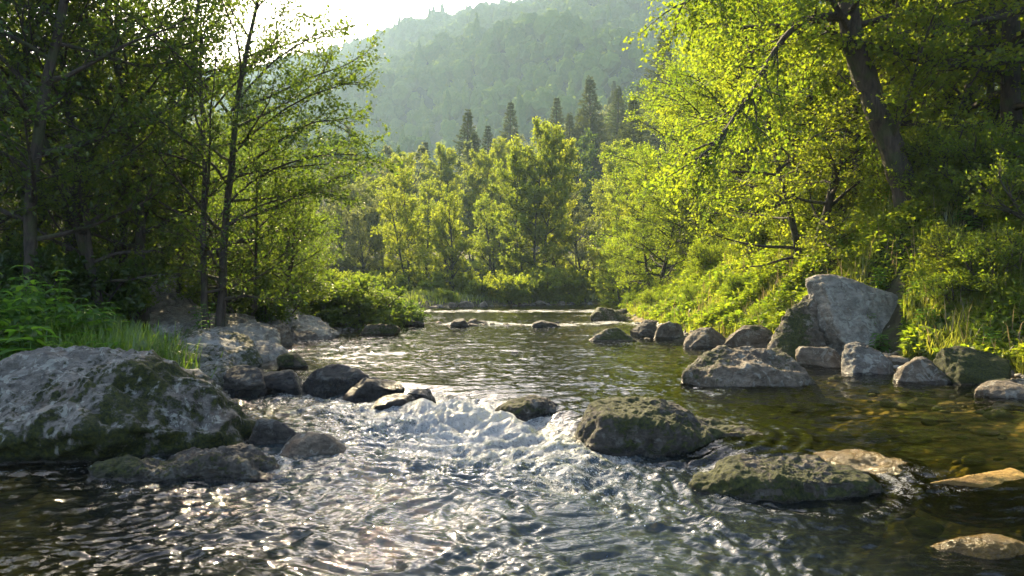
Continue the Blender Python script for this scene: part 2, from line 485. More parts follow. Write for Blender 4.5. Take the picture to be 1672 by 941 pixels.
def water_mat():
    m = NT('river_water')
    p = m.pos()
    mp = m.n('Mapping'); m.l(p, mp.inputs[0]); mp.inputs['Scale'].default_value = (1, 1.5, 1)
    a0 = m.noise(mp.outputs[0], 3.2, 2, .5, .6)
    a = m.noise(mp.outputs[0], 9, 2.5, .5, .7)
    b = m.noise(mp.outputs[0], 38, 4, .6, .6)
    h = m.math('ADD', m.math('ADD', m.math('MULTIPLY', a, .7), m.math('MULTIPLY', b, .02)), m.math('MULTIPLY', a0, 1.1))
    tb = m.attr('turb')
    bp = m.n('Bump'); bp.inputs['Distance'].default_value = .026
    m.l(m.rng(tb, 0, 1, .65, 1.0), bp.inputs['Strength']); m.l(h, bp.inputs['Height'])
    N = bp.outputs[0]
    dep = m.attr('depth')
    # light is absorbed on its way down and back: deeper water is greener and darker
    ch = []
    for k in (1.25, 1.15, 2.5):
        ch.append(m.math('POWER', 2.718, m.math('MULTIPLY', dep, -k)))
    cc = m.n('CombineColor')
    for i, c in enumerate(ch): m.l(c, cc.inputs[i])
    tr = m.n('BsdfTransparent'); m.l(cc.outputs[0], tr.inputs[0])
    milky_sheen = m.n('BsdfDiffuse'); milky_sheen.inputs[0].default_value = (.15, .21, .235, 1); m.l(N, milky_sheen.inputs['Normal'])  # bubbly churned water; its cool blue also paints in some sky reflection
    body = m.mixs(m.math('MULTIPLY', tb, .26), tr.outputs[0], milky_sheen.outputs[0])
    gl = m.n('BsdfGlossy'); gl.inputs['Roughness'].default_value = .03; m.l(N, gl.inputs['Normal'])
    fr = m.n('Fresnel'); fr.inputs[0].default_value = 1.34; m.l(N, fr.inputs['Normal'])
    wat = m.mixs(fr.outputs[0], body, gl.outputs[0])
    fo = m.attr('foam')
    fn = m.noise(p, 26, 6, .75, 1.2)
    fn2 = m.noise(p, 90, 3, .7, .4)
    fm = m.rng(m.math('ADD', fo, m.math('ADD', m.math('MULTIPLY', m.math('SUBTRACT', fn, .5), 1.5), m.math('MULTIPLY', m.math('SUBTRACT', fn2, .5), .6))), .42, .76, 0, .95)
    fd = m.n('BsdfDiffuse'); fd.inputs[0].default_value = (.80, .80, .77, 1); 
    ft = m.n('BsdfTranslucent'); ft.inputs[0].default_value = (.80, .80, .77, 1)
    fb = m.bump(m.math('ADD', fn, m.math('MULTIPLY', fn2, .5)), 1.0, .045)
    m.l(fb, fd.inputs['Normal'])
    fg = m.n('BsdfGlossy'); fg.inputs['Roughness'].default_value = .25; m.l(fb, fg.inputs['Normal'])
    foam = m.mixs(.12, m.mixs(.45, fd.outputs[0], ft.outputs[0]), fg.outputs[0])
    return m.done(m.mixs(fm, wat, foam))
# ------------------------------------------------------------------ rocks
_ico = {}
def ico(n):
    if n not in _ico:
        bm = bmesh.new(); bmesh.ops.create_icosphere(bm, subdivisions=n, radius=1)
        V = np.array([v.co[:] for v in bm.verts]); Fc = np.array([[v.index for v in f.verts] for f in bm.faces])
        bm.free(); _ico[n] = (V, Fc)
    return _ico[n]

def rock_shape(seed, sub, facets=9, cut=(.62, .92), rough=1.0, planes=None):
    V, Fc = ico(sub); rs = np.random.RandomState(seed)
    P = V.copy()
    P = P + .10 * np.stack([perlin(V * 1.1 + seed * 3.7 + k * 31) for k in range(3)], 1)
    for k in range(facets):
        m = rs.normal(size=3); m[2] *= .8; m /= np.linalg.norm(m)
        c = rs.uniform(*cut)
        q = P @ m - c
        P = P - np.where(q > 0, q, 0)[:, None] * m * .92
    for (m, c) in (planes or []):
        m = np.array(m, float); m /= np.linalg.norm(m)
        q = P @ m - c
        P = P - np.where(q > 0, q, 0)[:, None] * m * .97
    return P, Fc, V

def rock_detail(P, Nrm, seed, scale, rough):
    """P in metres; scale = mean radius"""
    S = P / scale
    d = .07 * fbm(S * 1.6 + seed * 1.3, 3) + .035 * fbm(S * 4 + seed, 4, True, .55) - .03
    # layered cracks
    q = S @ np.array([.35, .25, .9]) * 5 + .8 * perlin(S * 1.5 + seed)
    d += -.018 * np.exp(-((np.abs(q - np.round(q))) / .10) ** 2) * (perlin(S * 2.1 + seed * 2) > -.05)
    return P + Nrm * (d * scale * rough)[:, None]

def rock_attrs(P, Nz, seed, wl, moss, wetband=.10, mossdir=None):
    nz = fbm(P * 2.2 + seed, 4)
    up = np.clip(Nz, 0, 1)
    low = np.exp(-np.clip(P[:, 2] - wl, 0, 9) / .25)
    mo = moss * (.24 + .38 * up + .30 * nz + .45 * fbm(P * .9 + seed * 2., 2) + .26 * low)
    mo = np.where(P[:, 2] < wl + .03, 0, mo)
    wet = 1 - smooth(P[:, 2] - wl - .03 * nz, .0, wetband)
    return mo, wet

def vnormals(P, Fc):
    a = np.cross(P[Fc[:, 1]] - P[Fc[:, 0]], P[Fc[:, 2]] - P[Fc[:, 0]])
    N = np.zeros_like(P)
    for k in range(3): np.add.at(N, Fc[:, k], a)
    return N / (np.linalg.norm(N, axis=1)[:, None] + 1e-12)

def big_rock(label, xl, xr, yt, yb, zb, prof=None, dep=.8, moss=.8, mat='rock', sub=5, seed=1, rough=1.0,
             planes=None, facets=12, lean=0.0, under=.35, key=False, wetband=.10, group=None, name='boulder', sink=0.0, wl=None, yaw=0):
    Yf = (CAMZ - zb) * F / (yb - HY)
    wid = (xr - xl) / F * Yf
    D = wid * dep
    Yc = Yf + D * .36
    wid = (xr - xl) / F * Yc
    H = CAMZ - (yt - HY) / F * Yc - zb
    Xc = ((xl + xr) / 2 - 836) / F * Yc
    P, Fc, U = rock_shape(seed, sub, facets, (.5, .88), planes=planes)
    # normalise the silhouette, then follow the profile along x
    P[:, 0] -= (P[:, 0].max() + P[:, 0].min()) / 2
    P /= np.array([P[:, 0].max(), np.abs(P[:, 1]).max(), 1])
    P[:, 2] /= P[:, 2].max()
    if prof:
        fx = np.clip(P[:, 0] * .5 + .5, 0, 1)
        pf = np.array(prof, float)
        pxs = (pf[:, 0] - xl) / (xr - xl); hs = (yb - pf[:, 1]) / (yb - yt)
        tgt = np.interp(fx, pxs, hs)
        # actual envelope of the shape by bins
        bins = np.clip((fx * 24).astype(int), 0, 23)
        env = np.array([P[bins == b, 2].max() if (bins == b).any() else .1 for b in range(24)])
        env = np.maximum(np.interp(fx, (np.arange(24) + .5) / 24, env), .12)
        sc_ = np.where(P[:, 2] > 0, tgt / env, 1)
        P[:, 2] = P[:, 2] * np.clip(sc_, .1, 2.6)
    top = P[:, 2] > 0
    Z = np.where(top, P[:, 2] * H, P[:, 2] * under)
    Q = np.stack([P[:, 0] * wid / 2, P[:, 1] * D / 2, Z], 1)
    Q[:, 1] += lean * np.clip(Q[:, 2], 0, None)
    N = vnormals(Q, Fc)
    Q = rock_detail(Q, N, seed, (wid + H) / 3, rough)
    if yaw:
        c, s = cos(yaw), sin(yaw)
        Q = np.stack([Q[:, 0] * c - Q[:, 1] * s, Q[:, 0] * s + Q[:, 1] * c, Q[:, 2]], 1)
    N = vnormals(Q, Fc)
    Wd = Q + np.array([Xc, Yc, zb - sink])
    mo, wet = rock_attrs(Wd, N[:, 2], seed, zb if wl is None else wl, moss, wetband)
    me = mesh_np(name, Q, Fc, M[mat], True, {'moss': mo, 'wet': wet})
    o = obj(name, me); o.location = (Xc, Yc, zb - sink)
    tag(o, label, 'rock' if name != 'boulder' else 'boulder', group)
    if key: KEYROCKS.append((Xc, Yc, max(wid, D) / 2 * .95))
    return o


def hull_rock(label, pts, wl=0.0, moss=.8, mat='rock', sub=6, seed=1, rough=1.0, soft=26, wetband=.10, key=False, name='boulder', group=None, warp=.0, mdir=None):
    """rock whose facets are the convex hull of corner points (px, py or ('z', z), Y)"""
    Wp = []
    for (px, py, Y) in pts:
        x = (px - 836) / F * Y
        z = py[1] if isinstance(py, tuple) else CAMZ - (py - HY) / F * Y
        Wp.append((x, Y, z))
    Wp = np.array(Wp); c = (Wp.max(0) + Wp.min(0)) / 2
    bm = bmesh.new()
    for w in Wp: bm.verts.new(w - c)
    bmesh.ops.convex_hull(bm, input=bm.verts[:])
    bm.normal_update()
    Nn = np.array([f.normal[:] for f in bm.faces]); Cc = np.array([f.calc_center_median()[:] for f in bm.faces]); bm.free()
    dist = (Nn * Cc).sum(1)
    flip = dist < 0; Nn[flip] *= -1; dist[flip] *= -1
    dist = np.maximum(dist, .02)
    U, Fc = ico(sub)
    inv = np.clip((U @ Nn.T) / dist[None], 1e-4, None)        # 1/r for every plane
    mx = inv.max(1, keepdims=True)
    r = 1 / (mx[:, 0] * (1 + np.log(np.exp(soft * (inv / mx - 1)).sum(1)) / soft))
    Q = U * r[:, None] * 1.03
    ext = (Wp.max(0) - Wp.min(0)); sc_ = (ext[0] + ext[2]) / 3
    if warp: Q = Q + warp * sc_ * np.stack([perlin(Q / sc_ * 1.6 + seed + k * 31) for k in range(3)], 1)
    N = vnormals(Q, Fc)
    Q = rock_detail(Q, N, seed, sc_, rough)
    N = vnormals(Q, Fc)
    mo, wet = rock_attrs(Q + c, N[:, 2], seed, wl, moss, wetband)
    if mdir is not None:
        mv = np.array(mdir, float); mo = mo + .55 * (N @ mv) + .30 * ((Q / sc_) @ mv); mo = np.where(Q[:, 2] + c[2] < wl + .03, 0, mo)
    o = obj(name, mesh_np(name, Q, Fc, M[mat], True, {'moss': mo, 'wet': wet})); o.location = c
    tag(o, label, 'rock' if name != 'boulder' else 'boulder', group)
    if key: KEYROCKS.append((c[0], c[1], (ext[0] + ext[1]) / 4))
    return o
Zd = lambda z: ('z', z)
HR = hull_rock
HR('huge grey boulder with lichen and dark moss filling the left foreground',
   [(55, 585, 6.6), (120, 568, 6.6), (215, 570, 6.5), (300, 593, 6.4), (362, 632, 6.5), (408, 692, 6.6), (414, 740, 6.3), (225, 592, 6.15), (150, 712, 5.5), (-30, 738, 5.45), (352, 690, 5.9),
    (385, 740, 6.0), (150, Zd(-.3), 5.75), (-60, Zd(-.3), 5.7), (345, Zd(-.3), 6.1), (400, Zd(-.3), 6.6), (100, 600, 7.7), (300, 612, 7.6), (400, 700, 7.3), (-75, 645, 6.6), (-90, Zd(-.3), 6.5), (100, Zd(-.3), 7.8), (390, Zd(-.3), 7.6)],
   0.0, .62, 'rock', 7, 11, 1.15, 60, .12, True, warp=.06, mdir=(.75, -.35, -.45))
HR('tall split grey boulder with a sharp lit edge on the right bank',
   [(1318, 456, 12.35), (1345, 450, 12.25), (1400, 463, 12.35), (1502, 494, 12.35), (1348, 466, 12.00), (1362, 520, 11.75), (1398, Zd(.15), 11.50), (1322, 512, 12.25), (1366, Zd(.15), 11.95), (1500, 500, 13.35),
    (1400, Zd(.3), 13.55), (1340, 468, 13.15), (1472, Zd(.2), 11.65), (1508, 540, 12.05), (1505, Zd(.3), 12.75)],
   .2, .28, 'rock_pale', 7, 91, .6, 70, .06, warp=.03)
HR('dark mossy slab leaning on the left side of the tall split boulder',
   [(1335, 482, 12.3), (1312, 480, 12.4), (1288, 503, 12.2), (1262, 545, 12.0), (1246, Zd(.05), 11.9), (1300, Zd(.05), 11.3), (1355, Zd(.05), 11.6), (1340, 510, 12.0), (1270, Zd(.1), 12.9), (1330, 500, 12.9)],
   .17, .85, 'rock_brown', 6, 93, 1.1, 30, .08, warp=.08)
HR('large mossy boulder with brown wet flank beside the white rapids',
   [(975, 657, 6.17), (1030, 653, 6.22), (1078, 656, 6.22), (1122, 680, 6.17), (1200, 700, 6.12), (1254, 732, 6.02), (942, 700, 6.07), (930, Zd(-.1), 6.02), (990, 690, 5.82), (1075, 700, 5.72), (1150, 712, 5.72), (975, Zd(-.25), 5.57),
    (1110, Zd(-.25), 5.47), (1240, Zd(-.2), 5.62), (1000, 672, 6.72), (1200, 715, 6.62), (960, Zd(0), 6.62), (1265, Zd(-.1), 6.22), (1240, Zd(0), 6.62), (1185, 700, 5.85), (1240, 722, 5.9), (1262, 735, 6.1), (1215, 698, 6.35)],
   .04, .8, 'rock_dark', 7, 57, 1.0, 60, .16, True, warp=.10)
HR('long mossy boulder lying nearest in the right foreground water',
   [(1150, 772, 4.96), (1215, 742, 5.01), (1262, 744, 5.01), (1340, 762, 4.96), (1402, 775, 4.91), (1442, 804, 4.81), (1120, 794, 4.86), (1180, 785, 4.66), (1300, 782, 4.58), (1400, 797, 4.61), (1160, Zd(-.2), 4.56), (1300, Zd(-.25), 4.41),
    (1430, Zd(-.2), 4.51), (1200, 765, 5.36), (1400, 785, 5.36), (1120, Zd(-.2), 5.06), (1450, Zd(-.2), 5.16)],
   0.0, 1.02, 'rock_dark', 7, 63, 1.0, 30, .08, True, warp=.10)
HR('broad brown boulder with a yellow moss streak standing in the still water on the right',
   [(1165, 577, 9.15), (1200, 568, 9.25), (1252, 570, 9.25), (1292, 588, 9.15), (1326, 615, 9.05), (1114, 614, 8.95), (1130, 597, 9.05), (1170, 602, 8.75), (1240, 598, 8.70), (1300, 616, 8.70), (1150, Zd(-.1), 8.50), (1300, Zd(-.1), 8.45),
    (1112, Zd(0), 8.95), (1338, Zd(-.1), 8.95), (1200, 580, 9.85), (1290, 600, 9.85), (1130, Zd(0), 9.75), (1330, Zd(0), 9.75)],
   .16, .60, 'rock_brown', 7, 79, .9, 30, .07, True, warp=.08)
HR('upright pale stone with a pointed left top below the tall split boulder',
   [(1382, 562, 10.2), (1400, 556, 10.25), (1430, 569, 10.2), (1454, 592, 10.1), (1373, 592, 10.15), (1402, 582, 9.95), (1440, 594, 9.9), (1390, Zd(0), 9.85), (1450, Zd(0), 9.8), (1372, Zd(0), 10.2), (1460, Zd(0), 10.3), (1400, 575, 10.7), (1445, Zd(.1), 10.7)],
   .17, .2, 'rock', 6, 85, .7, 40, .05, name='rock', warp=.05)
HR('low dark flat rock with green moss in front of the huge left boulder',
   [(140, 772, 5.2), (180, 758, 5.25), (262, 748, 5.3), (352, 722, 5.4), (388, 724, 5.4), (412, 746, 5.4), (452, 765, 5.3), (490, 778, 5.2), (240, 765, 5.05), (350, 752, 5.05), (400, 765, 5.05), (150, Zd(-.2), 5.0), (300, Zd(-.25), 4.85), (450, Zd(-.2), 4.95),
    (260, Zd(0), 5.7), (420, Zd(0), 5.7), (350, 735, 5.65)],
   0, .7, 'rock_dark', 7, 23, 1.3, 28, .10, True, warp=.14)
BR = big_rock
BR('small dark rounded stone touching the right foot of the huge left boulder', 400, 491, 683, 733, 0.0, moss=.25, mat='rock_dark', dep=.8, seed=31, key=True, under=.2, name='rock')
BR('small brown-grey stone standing alone in the ripples right of the low flat rock', 456, 566, 707, 756, 0.0, moss=.2, mat='rock_brown', dep=.75, seed=35, key=True, under=.2,
   prof=[(456, 735), (480, 712), (530, 708), (550, 722), (566, 750)], name='rock')
BR('wet black ledge rock at the left end of the rapids', 493, 600, 596, 640, .10, moss=.35, mat='rock_dark', dep=.9, seed=41, wetband=.3, name='rock')
BR('wet brown-black rock with water running over it in the rapids ledge', 556, 662, 617, 654, .06, moss=.4, mat='rock_dark', dep=.8, seed=43, wetband=.3, name='rock')
BR('last small wet rock of the ledge beside the smooth chute', 655, 712, 634, 662, .05, moss=.2, mat='rock_dark', dep=.9, seed=44, wetband=.3, name='rock')
BR('glistening low rock in front of the ledge with foam breaking on it', 608, 686, 644, 676, .02, moss=.2, mat='rock_dark', dep=.9, seed=47, wetband=.4, name='rock')
BR('small dark mossy rock in the swirling water above the white rapids', 808, 923, 645, 684, .10, moss=.8, mat='rock_dark', dep=.8, seed=52, key=True,
   prof=[(808, 672), (835, 655), (870, 646), (900, 653), (923, 676)], name='rock')
BR('submerged amber rock shelf with water sliding over its edge behind the long mossy boulder', 1290, 1520, 738, 800, .0, moss=.35, mat='rock_amber', dep=.8, seed=67, under=.3, sink=.01, wetband=.5, facets=4, name='rock')
BR('pale amber stone just breaking the surface at the right edge', 1478, 1720, 764, 822, -.0, moss=.1, mat='rock_amber', dep=.6, seed=71, under=.2, sink=.0, wetband=.2, facets=4, rough=.35, name='rock', sub=6)
BR('round orange stone under clear water in the bottom right corner', 1490, 1690, 870, 925, -.05, moss=.1, mat='rock_amber', dep=.6, seed=73, under=.2, sink=.0, wetband=.6, facets=3, rough=.4, name='rock', sub=6)
BR('low rounded stone between the broad boulder and the upright stone', 1297, 1382, 566, 602, .17, moss=.4, mat='rock_brown', dep=.8, seed=83, name='rock')
BR('low mossy rock under hanging grass at the right bank', 1464, 1560, 586, 630, .16, moss=.6, mat='rock_brown', dep=.8, seed=97)
BR('wide rock with a thick yellow-green moss cap under the right bank grass', 1530, 1650, 567, 632, .16, moss=1.1, mat='rock_brown', dep=.8, seed=98)
BR('rounded bare stone at the right edge of the picture on the shallow gravel', 1588, 1700, 622, 656, .14, moss=.1, mat='rock_brown', dep=.8, seed=101, name='rock')
BR('flat mossy boulder farthest out in the water on the right shore', 960, 1047, 535, 558, .19, moss=.9, mat='rock_brown', dep=.7, seed=103)
BR('round dark boulder at the head of the right shore rock row', 1030, 1080, 524, 551, .2, moss=.5, mat='rock_dark', dep=.9, seed=104)
BR('dark rounded boulder second in the right shore rock row', 1064, 1116, 526, 554, .2, moss=.5, mat='rock_brown', dep=.9, seed=105)
BR('mossy mound-shaped rock at the upstream end of the right shore', 964, 1030, 502, 525, .22, moss=1.0, mat='rock_brown', dep=.9, seed=106)
BR('broad low rock with mossy left half between the shore row and the dark slab', 1118, 1198, 536, 569, .19, moss=.5, mat='rock_brown', dep=.8, seed=107)
BR('domed mossy rock left of the leaning slab', 1180, 1266, 530, 572, .19, moss=.85, mat='rock_brown', dep=.8, seed=108)
BR('round brown stone half hidden in grass above the domed mossy rock', 1188, 1243, 512, 538, .45, moss=.3, mat='rock_brown', dep=.8, seed=109, name='rock')
FL = [((.12, -.25, 1), .42), ((-.5, -.6, .7), .6), ((.6, -.5, .6), .62)]
# left bank
for (xl, xr, yt, yb, z_, sd_, ms, mt_, lb) in [
    (225, 330, 497, 552, .40, 131, .5, 'rock_pale', 'flat-topped grey slab stepping down from the pale bedrock dome'),
    (295, 372, 512, 560, .32, 132, .3, 'rock_pale', 'pale slab wedged between the dome and the bedrock slope'),
    (372, 440, 503, 530, .38, 133, .6, 'rock_pale', 'low cracked slab above the bedrock slope'),
    (430, 478, 528, 566, .2, 134, .3, 'rock_brown', 'brown wedge of rock at the waterline below the smooth slanting rock'),
    (300, 385, 590, 640, .10, 135, .5, 'rock_pale', 'grey block between the huge left boulder and the sloping ledge'),
    (345, 425, 575, 612, .16, 136, .7, 'rock_brown', 'mossy lower lip of the sloping bedrock ledge'),
    (318, 448, 530, 575, .26, 141, .35, 'rock_pale', 'broad flat pale shelf of rock across the middle of the left bank'),
    (385, 505, 520, 553, .24, 142, .4, 'rock_pale', 'long low shelf of pale rock running back towards the leafy bush'),
    (345, 470, 562, 600, .18, 143, .45, 'rock_pale', 'wide sloping shelf of rock dipping into the water above the rapids'),
    (235, 300, 528, 580, .30, 137, .6, 'rock_pale', 'grey stone half sunk in grass left of the sloping ledge'),
    (455, 520, 540, 560, .18, 138, .2, 'rock_dark', 'thin dark flat stone lying in the shallows off the left shore')]:
    BR(lb, xl, xr, yt, yb, z_, moss=ms, mat=mt_, dep=1.6, planes=FL, seed=sd_, sub=6, facets=6, rough=1.0,
       prof=[(xl, yt + (yb - yt) * .55), (xl + (xr - xl) * .18, yt + (yb - yt) * .12), (xl + (xr - xl) * .6, yt), (xl + (xr - xl) * .85, yt + (yb - yt) * .3), (xr, yt + (yb - yt) * .8)])
BR('big pale dome of bedrock under the trees on the left bank', 205, 335, 446, 540, .45, moss=.5, mat='rock_pale', planes=FL, dep=1.4, seed=111, sub=6, rough=.9,
   prof=[(205, 480), (225, 452), (260, 447), (300, 462), (325, 490), (335, 520)])
BR('flat grey slab behind the pale bedrock dome', 300, 395, 467, 520, .55, moss=.4, mat='rock_pale', planes=FL, dep=1.4, seed=112)
BR('long sloping bedrock ledge above the left shore', 268, 450, 538, 612, .2,
   prof=[(268, 560), (300, 543), (340, 540), (380, 552), (420, 574), (450, 595)], planes=FL, dep=1.4, moss=.6, mat='rock_pale', seed=113, sub=6)
BR('grey bedrock slope stepping down to the left shore', 330, 440, 512, 562, .25, moss=.45, mat='rock_pale', planes=FL, dep=1.4, seed=114, sub=6)
BR('smooth slanting rock next to the dark leafy bush', 400, 500, 490, 545, .3, moss=.45, mat='rock_pale', planes=FL, dep=1.4, seed=115, sub=6,
   prof=[(400, 510), (420, 494), (450, 497), (480, 515), (500, 532)])
BR('low slab reaching the water below the dark leafy bush', 462, 552, 512, 554, .2, moss=.6, mat='rock_pale', planes=FL, dep=1.4, seed=116, sub=6,
   prof=[(462, 530), (480, 514), (510, 522), (552, 545)])
BR('green mossy rock tucked under the bedrock slope', 386, 452, 545, 568, .2, moss=1.15, mat='rock_brown', dep=.8, seed=117)
BR('small round mossy rock at the left water edge', 452, 506, 577, 603, .16, moss=.9, mat='rock_brown', dep=.8, seed=118, name='rock')
BR('brown rock behind the huge left boulder near the water', 360, 440, 598, 640, .08, moss=.4, mat='rock_dark', dep=.9, seed=119)
BR('wet low rock at the water edge left of the rapids ledge', 420, 500, 604, 634, .10, moss=.2, mat='rock_dark', dep=.8, seed=120, wetband=.3)
BR('flat mossy rock at the tip of the leafy bush bank', 586, 652, 529, 548, .19, moss=.9, mat='rock_brown', dep=.8, seed=121)
BR('dark dome rock in the far riffle near the left bank', 648, 692, 519, 533, .2, moss=.5, mat='rock_dark', dep=.9, seed=122, name='rock')
BR('dark stone in the middle of the far riffle', 733, 768, 521, 534, .2, moss=.3, mat='rock_dark', dep=.9, seed=123, name='rock')
BR('flat stone at the right of the far riffle', 868, 915, 524, 534, .2, moss=.2, mat='rock_dark', dep=.9, seed=124, name='rock')

# stones repeated along the shores, each its own object, sharing a few meshes
protos = []
for k in range(14):
    P, Fc, U = rock_shape(200 + k, 4, 12, (.5, .88))
    P = P * np.array([1, .85, .55 + .2 * (k % 3)])
    N = vnormals(P, Fc)
    P = rock_detail(P, N, 200 + k, 1.0, 1.0)
    N = vnormals(P, Fc)
    mo = (.35 + .5 * (k % 3 == 0)) * (.25 + .45 * np.clip(N[:, 2], 0, 1) + .4 * fbm(P * 2 + k, 3))
    wt = 1 - smooth(P[:, 2], -.05, .3)
    mat = ['rock', 'rock_brown', 'rock_dark', 'rock_brown'][k % 4]
    protos.append(mesh_np('stone', P, Fc, M[mat], True, {'moss': mo, 'wet': wt}))
rsn = np.random.RandomState(5)
used_xy = []
def stone(x, y, r, z, label, group, name='stone'):
    for (a, b, c) in used_xy:
        if (a - x) ** 2 + (b - y) ** 2 < (.75 * (c + r)) ** 2: return False
    used_xy.append((x, y, r))
    o = obj(name, protos[rsn.randint(14)])
    o.location = (x, y, z); o.rotation_euler = (rsn.uniform(-.2, .2), rsn.uniform(-.2, .2), rsn.uniform(0, 6.28))
    o.scale = (r * rsn.uniform(.9, 1.25), r * rsn.uniform(.8, 1.1), r * rsn.uniform(.7, 1.0))
    tag(o, label, 'stone', group)
    return True
def shore(n, side, y0, y1, d0, d1, r0, r1, label, group, lift=.1):
    k = 0; tries = 0
    while k < n and tries < n * 12:
        tries += 1
        y = exp(rsn.uniform(math.log(y0), math.log(y1)))
        dd_ = rsn.uniform(d0, d1)
        x = np.interp(y, LY, LX) - dd_ if side < 0 else np.interp(y, RY, RX) + dd_
        r = r0 * (r1 / r0) ** (rsn.uniform() ** 1.6)
        if stone(x, y, r, max(G1(x, y), float(Wl(np.array([x]), np.array([y]))[0]) - r * .35) + r * lift, label, group): k += 1
shore(44, -1, 7.6, 20, -.6, 1.0, .06, .20, 'grey stone among the cobbles along the left shore above the rapids', 'stones along the left shore')
shore(22, 1, 9.3, 12, -.35, .3, .08, .22, 'small brown stone at the foot of the tall split boulder and the upright stone', 'stones under the tall split boulder')
shore(44, 1, 8, 20, -.5, .9, .08, .30, 'brown stone among the cobbles along the right shore by the boulders', 'stones along the right shore')
shore(26, 1, 20, 38, -.7, .8, .14, .45, 'small far stone at the foot of the right bank upstream', 'far stones under the right bank')
shore(12, 1, 6.2, 8.6, -1.1, .2, .06, .2, 'small stone on the shallow gravel by the right picture edge', 'stones on the near right gravel', -.1)
k = 0
for i in range(300):
    if k >= 34: break
    y = rsn.uniform(37, 49); x = np.interp(y, LY, LX) + rsn.uniform(-.5, 1.0)
    if stone(x, y, rsn.uniform(.18, .5), .22, 'small distant stone along the far grassy bank', 'stones along the far bank'): k += 1
for i in range(18):
    y = rsn.uniform(22.4, 24.2); x = rsn.uniform(-3.2, 4.2)
    stone(x, y, rsn.uniform(.10, .25), .15, 'small dark stone breaking the far riffle', 'stones in the far riffle')
for i in range(7):
    stone(rsn.uniform(-1, 3.5), rsn.uniform(12, 19), rsn.uniform(.06, .11), .15, 'small dark stone just above the smooth water in midstream', 'midstream stones')

# gravel and pebbles packed along the waterline
def shore_gravel():
    V0, F0 = ico(1); rs = np.random.RandomState(19)
    n = 9000
    y = np.exp(rs.uniform(math.log(5.5), math.log(24), n)); side = rs.uniform(size=n) < .5
    dd_ = rs.normal(.05, .38, n)
    x = np.where(side, np.interp(y, LY, LX) - dd_, np.interp(y, RY, RX) + dd_)
    g = Gh(x, y)
    r = .012 * (5 ** (rs.uniform(size=n) ** 1.8)) * (1 + y * .02)
    s3 = r[:, None] * rs.uniform([.9, .7, .5], [1.5, 1.1, .8], (n, 3))
    a = rs.uniform(0, 6.28, n)
    Q = V0[None] * (1 + .25 * rs.normal(size=(n, len(V0), 1)) * .5) * s3[:, None, :]
    Q = np.stack([Q[..., 0] * np.cos(a)[:, None] - Q[..., 1] * np.sin(a)[:, None], Q[..., 0] * np.sin(a)[:, None] + Q[..., 1] * np.cos(a)[:, None], Q[..., 2]], 2)
    V = (Q + np.stack([x, y, g + s3[:, 2] * .3], 1)[:, None, :]).reshape(-1, 3)
    Fc = (F0[None] + (np.arange(n) * len(V0))[:, None, None]).reshape(-1, 3)
    m = NT('shore_gravel')
    col = m.ramp(m.attr('rnd'), [(0, (.05, .04, .03)), (.4, (.12, .095, .065)), (.75, (.19, .165, .13)), (1, (.27, .25, .21))])
    bs = m.n('BsdfPrincipled'); m.l(col, bs.inputs['Base Color']); bs.inputs['Roughness'].default_value = .6
    me = mesh_np('shore_gravel', V, Fc, m.done(bs.outputs[0]), True, {'rnd': np.repeat(rs.uniform(size=n), len(V0))})
    tag(obj('shore_gravel', me), 'brown and grey gravel packed along both waterlines', 'gravel', kind='stuff')
shore_gravel()

# cobbles lying on the river bed under the water: nobody could count them
def bed_cobbles():
    V0, F0 = ico(2); rs = np.random.RandomState(9)
    Vs, Fs, off = [], [], 0
    n = 1500
    y = np.exp(rs.uniform(math.log(2.2), math.log(16), n)); x = rs.uniform(-1, 1, n) * (.85 * y + 1.0)
    wl = Wl(x, y); g = Gh(x, y); d = bank_d(x, y)
    sc_ = []
    for i in range(n):
        if d[i] > .2: continue
        r = .035 * (5 ** (rs.uniform() ** 2))
        s3 = r * rs.uniform([1, .8, .4], [1.5, 1.1, .7])
        a = rs.uniform(0, 6.28)
        Q = V0 * (1 + .12 * perlin(V0 * 1.3 + i))[:, None] * s3
        Q = np.stack([Q[:, 0] * cos(a) - Q[:, 1] * sin(a), Q[:, 0] * sin(a) + Q[:, 1] * cos(a), Q[:, 2]], 1)
        zc = min(g[i] + s3[2] * .3, wl[i] - s3[2] - .03)
        Vs.append(Q + np.array([x[i], y[i], zc])); Fs.append(F0 + off); off += len(V0)
        sc_.append(np.full(len(V0), rs.uniform()))
    m = NT('bed_cobbles')
    col = m.ramp(m.attr('rnd'), [(0, (.03, .026, .015)), (.3, (.11, .07, .025)), (.55, (.18, .12, .045)), (.8, (.08, .07, .05)), (1, (.17, .14, .09))])
    col = m.mix(m.rng(m.noise(m.pos(), 5, 5, .7), .42, .6, 0, .8), col, (.05, .06, .012))
    bs = m.n('BsdfPrincipled'); m.l(col, bs.inputs['Base Color']); bs.inputs['Roughness'].default_value = .8
    me = mesh_np('river_bed_cobbles', np.concatenate(Vs), np.concatenate(Fs), m.done(bs.outputs[0]), True, {'rnd': np.concatenate(sc_)})
    tag(obj('river_bed_cobbles', me), 'brown and olive cobbles lying on the river bed under clear water', 'cobbles', kind='stuff')
bed_cobbles()
build_water()
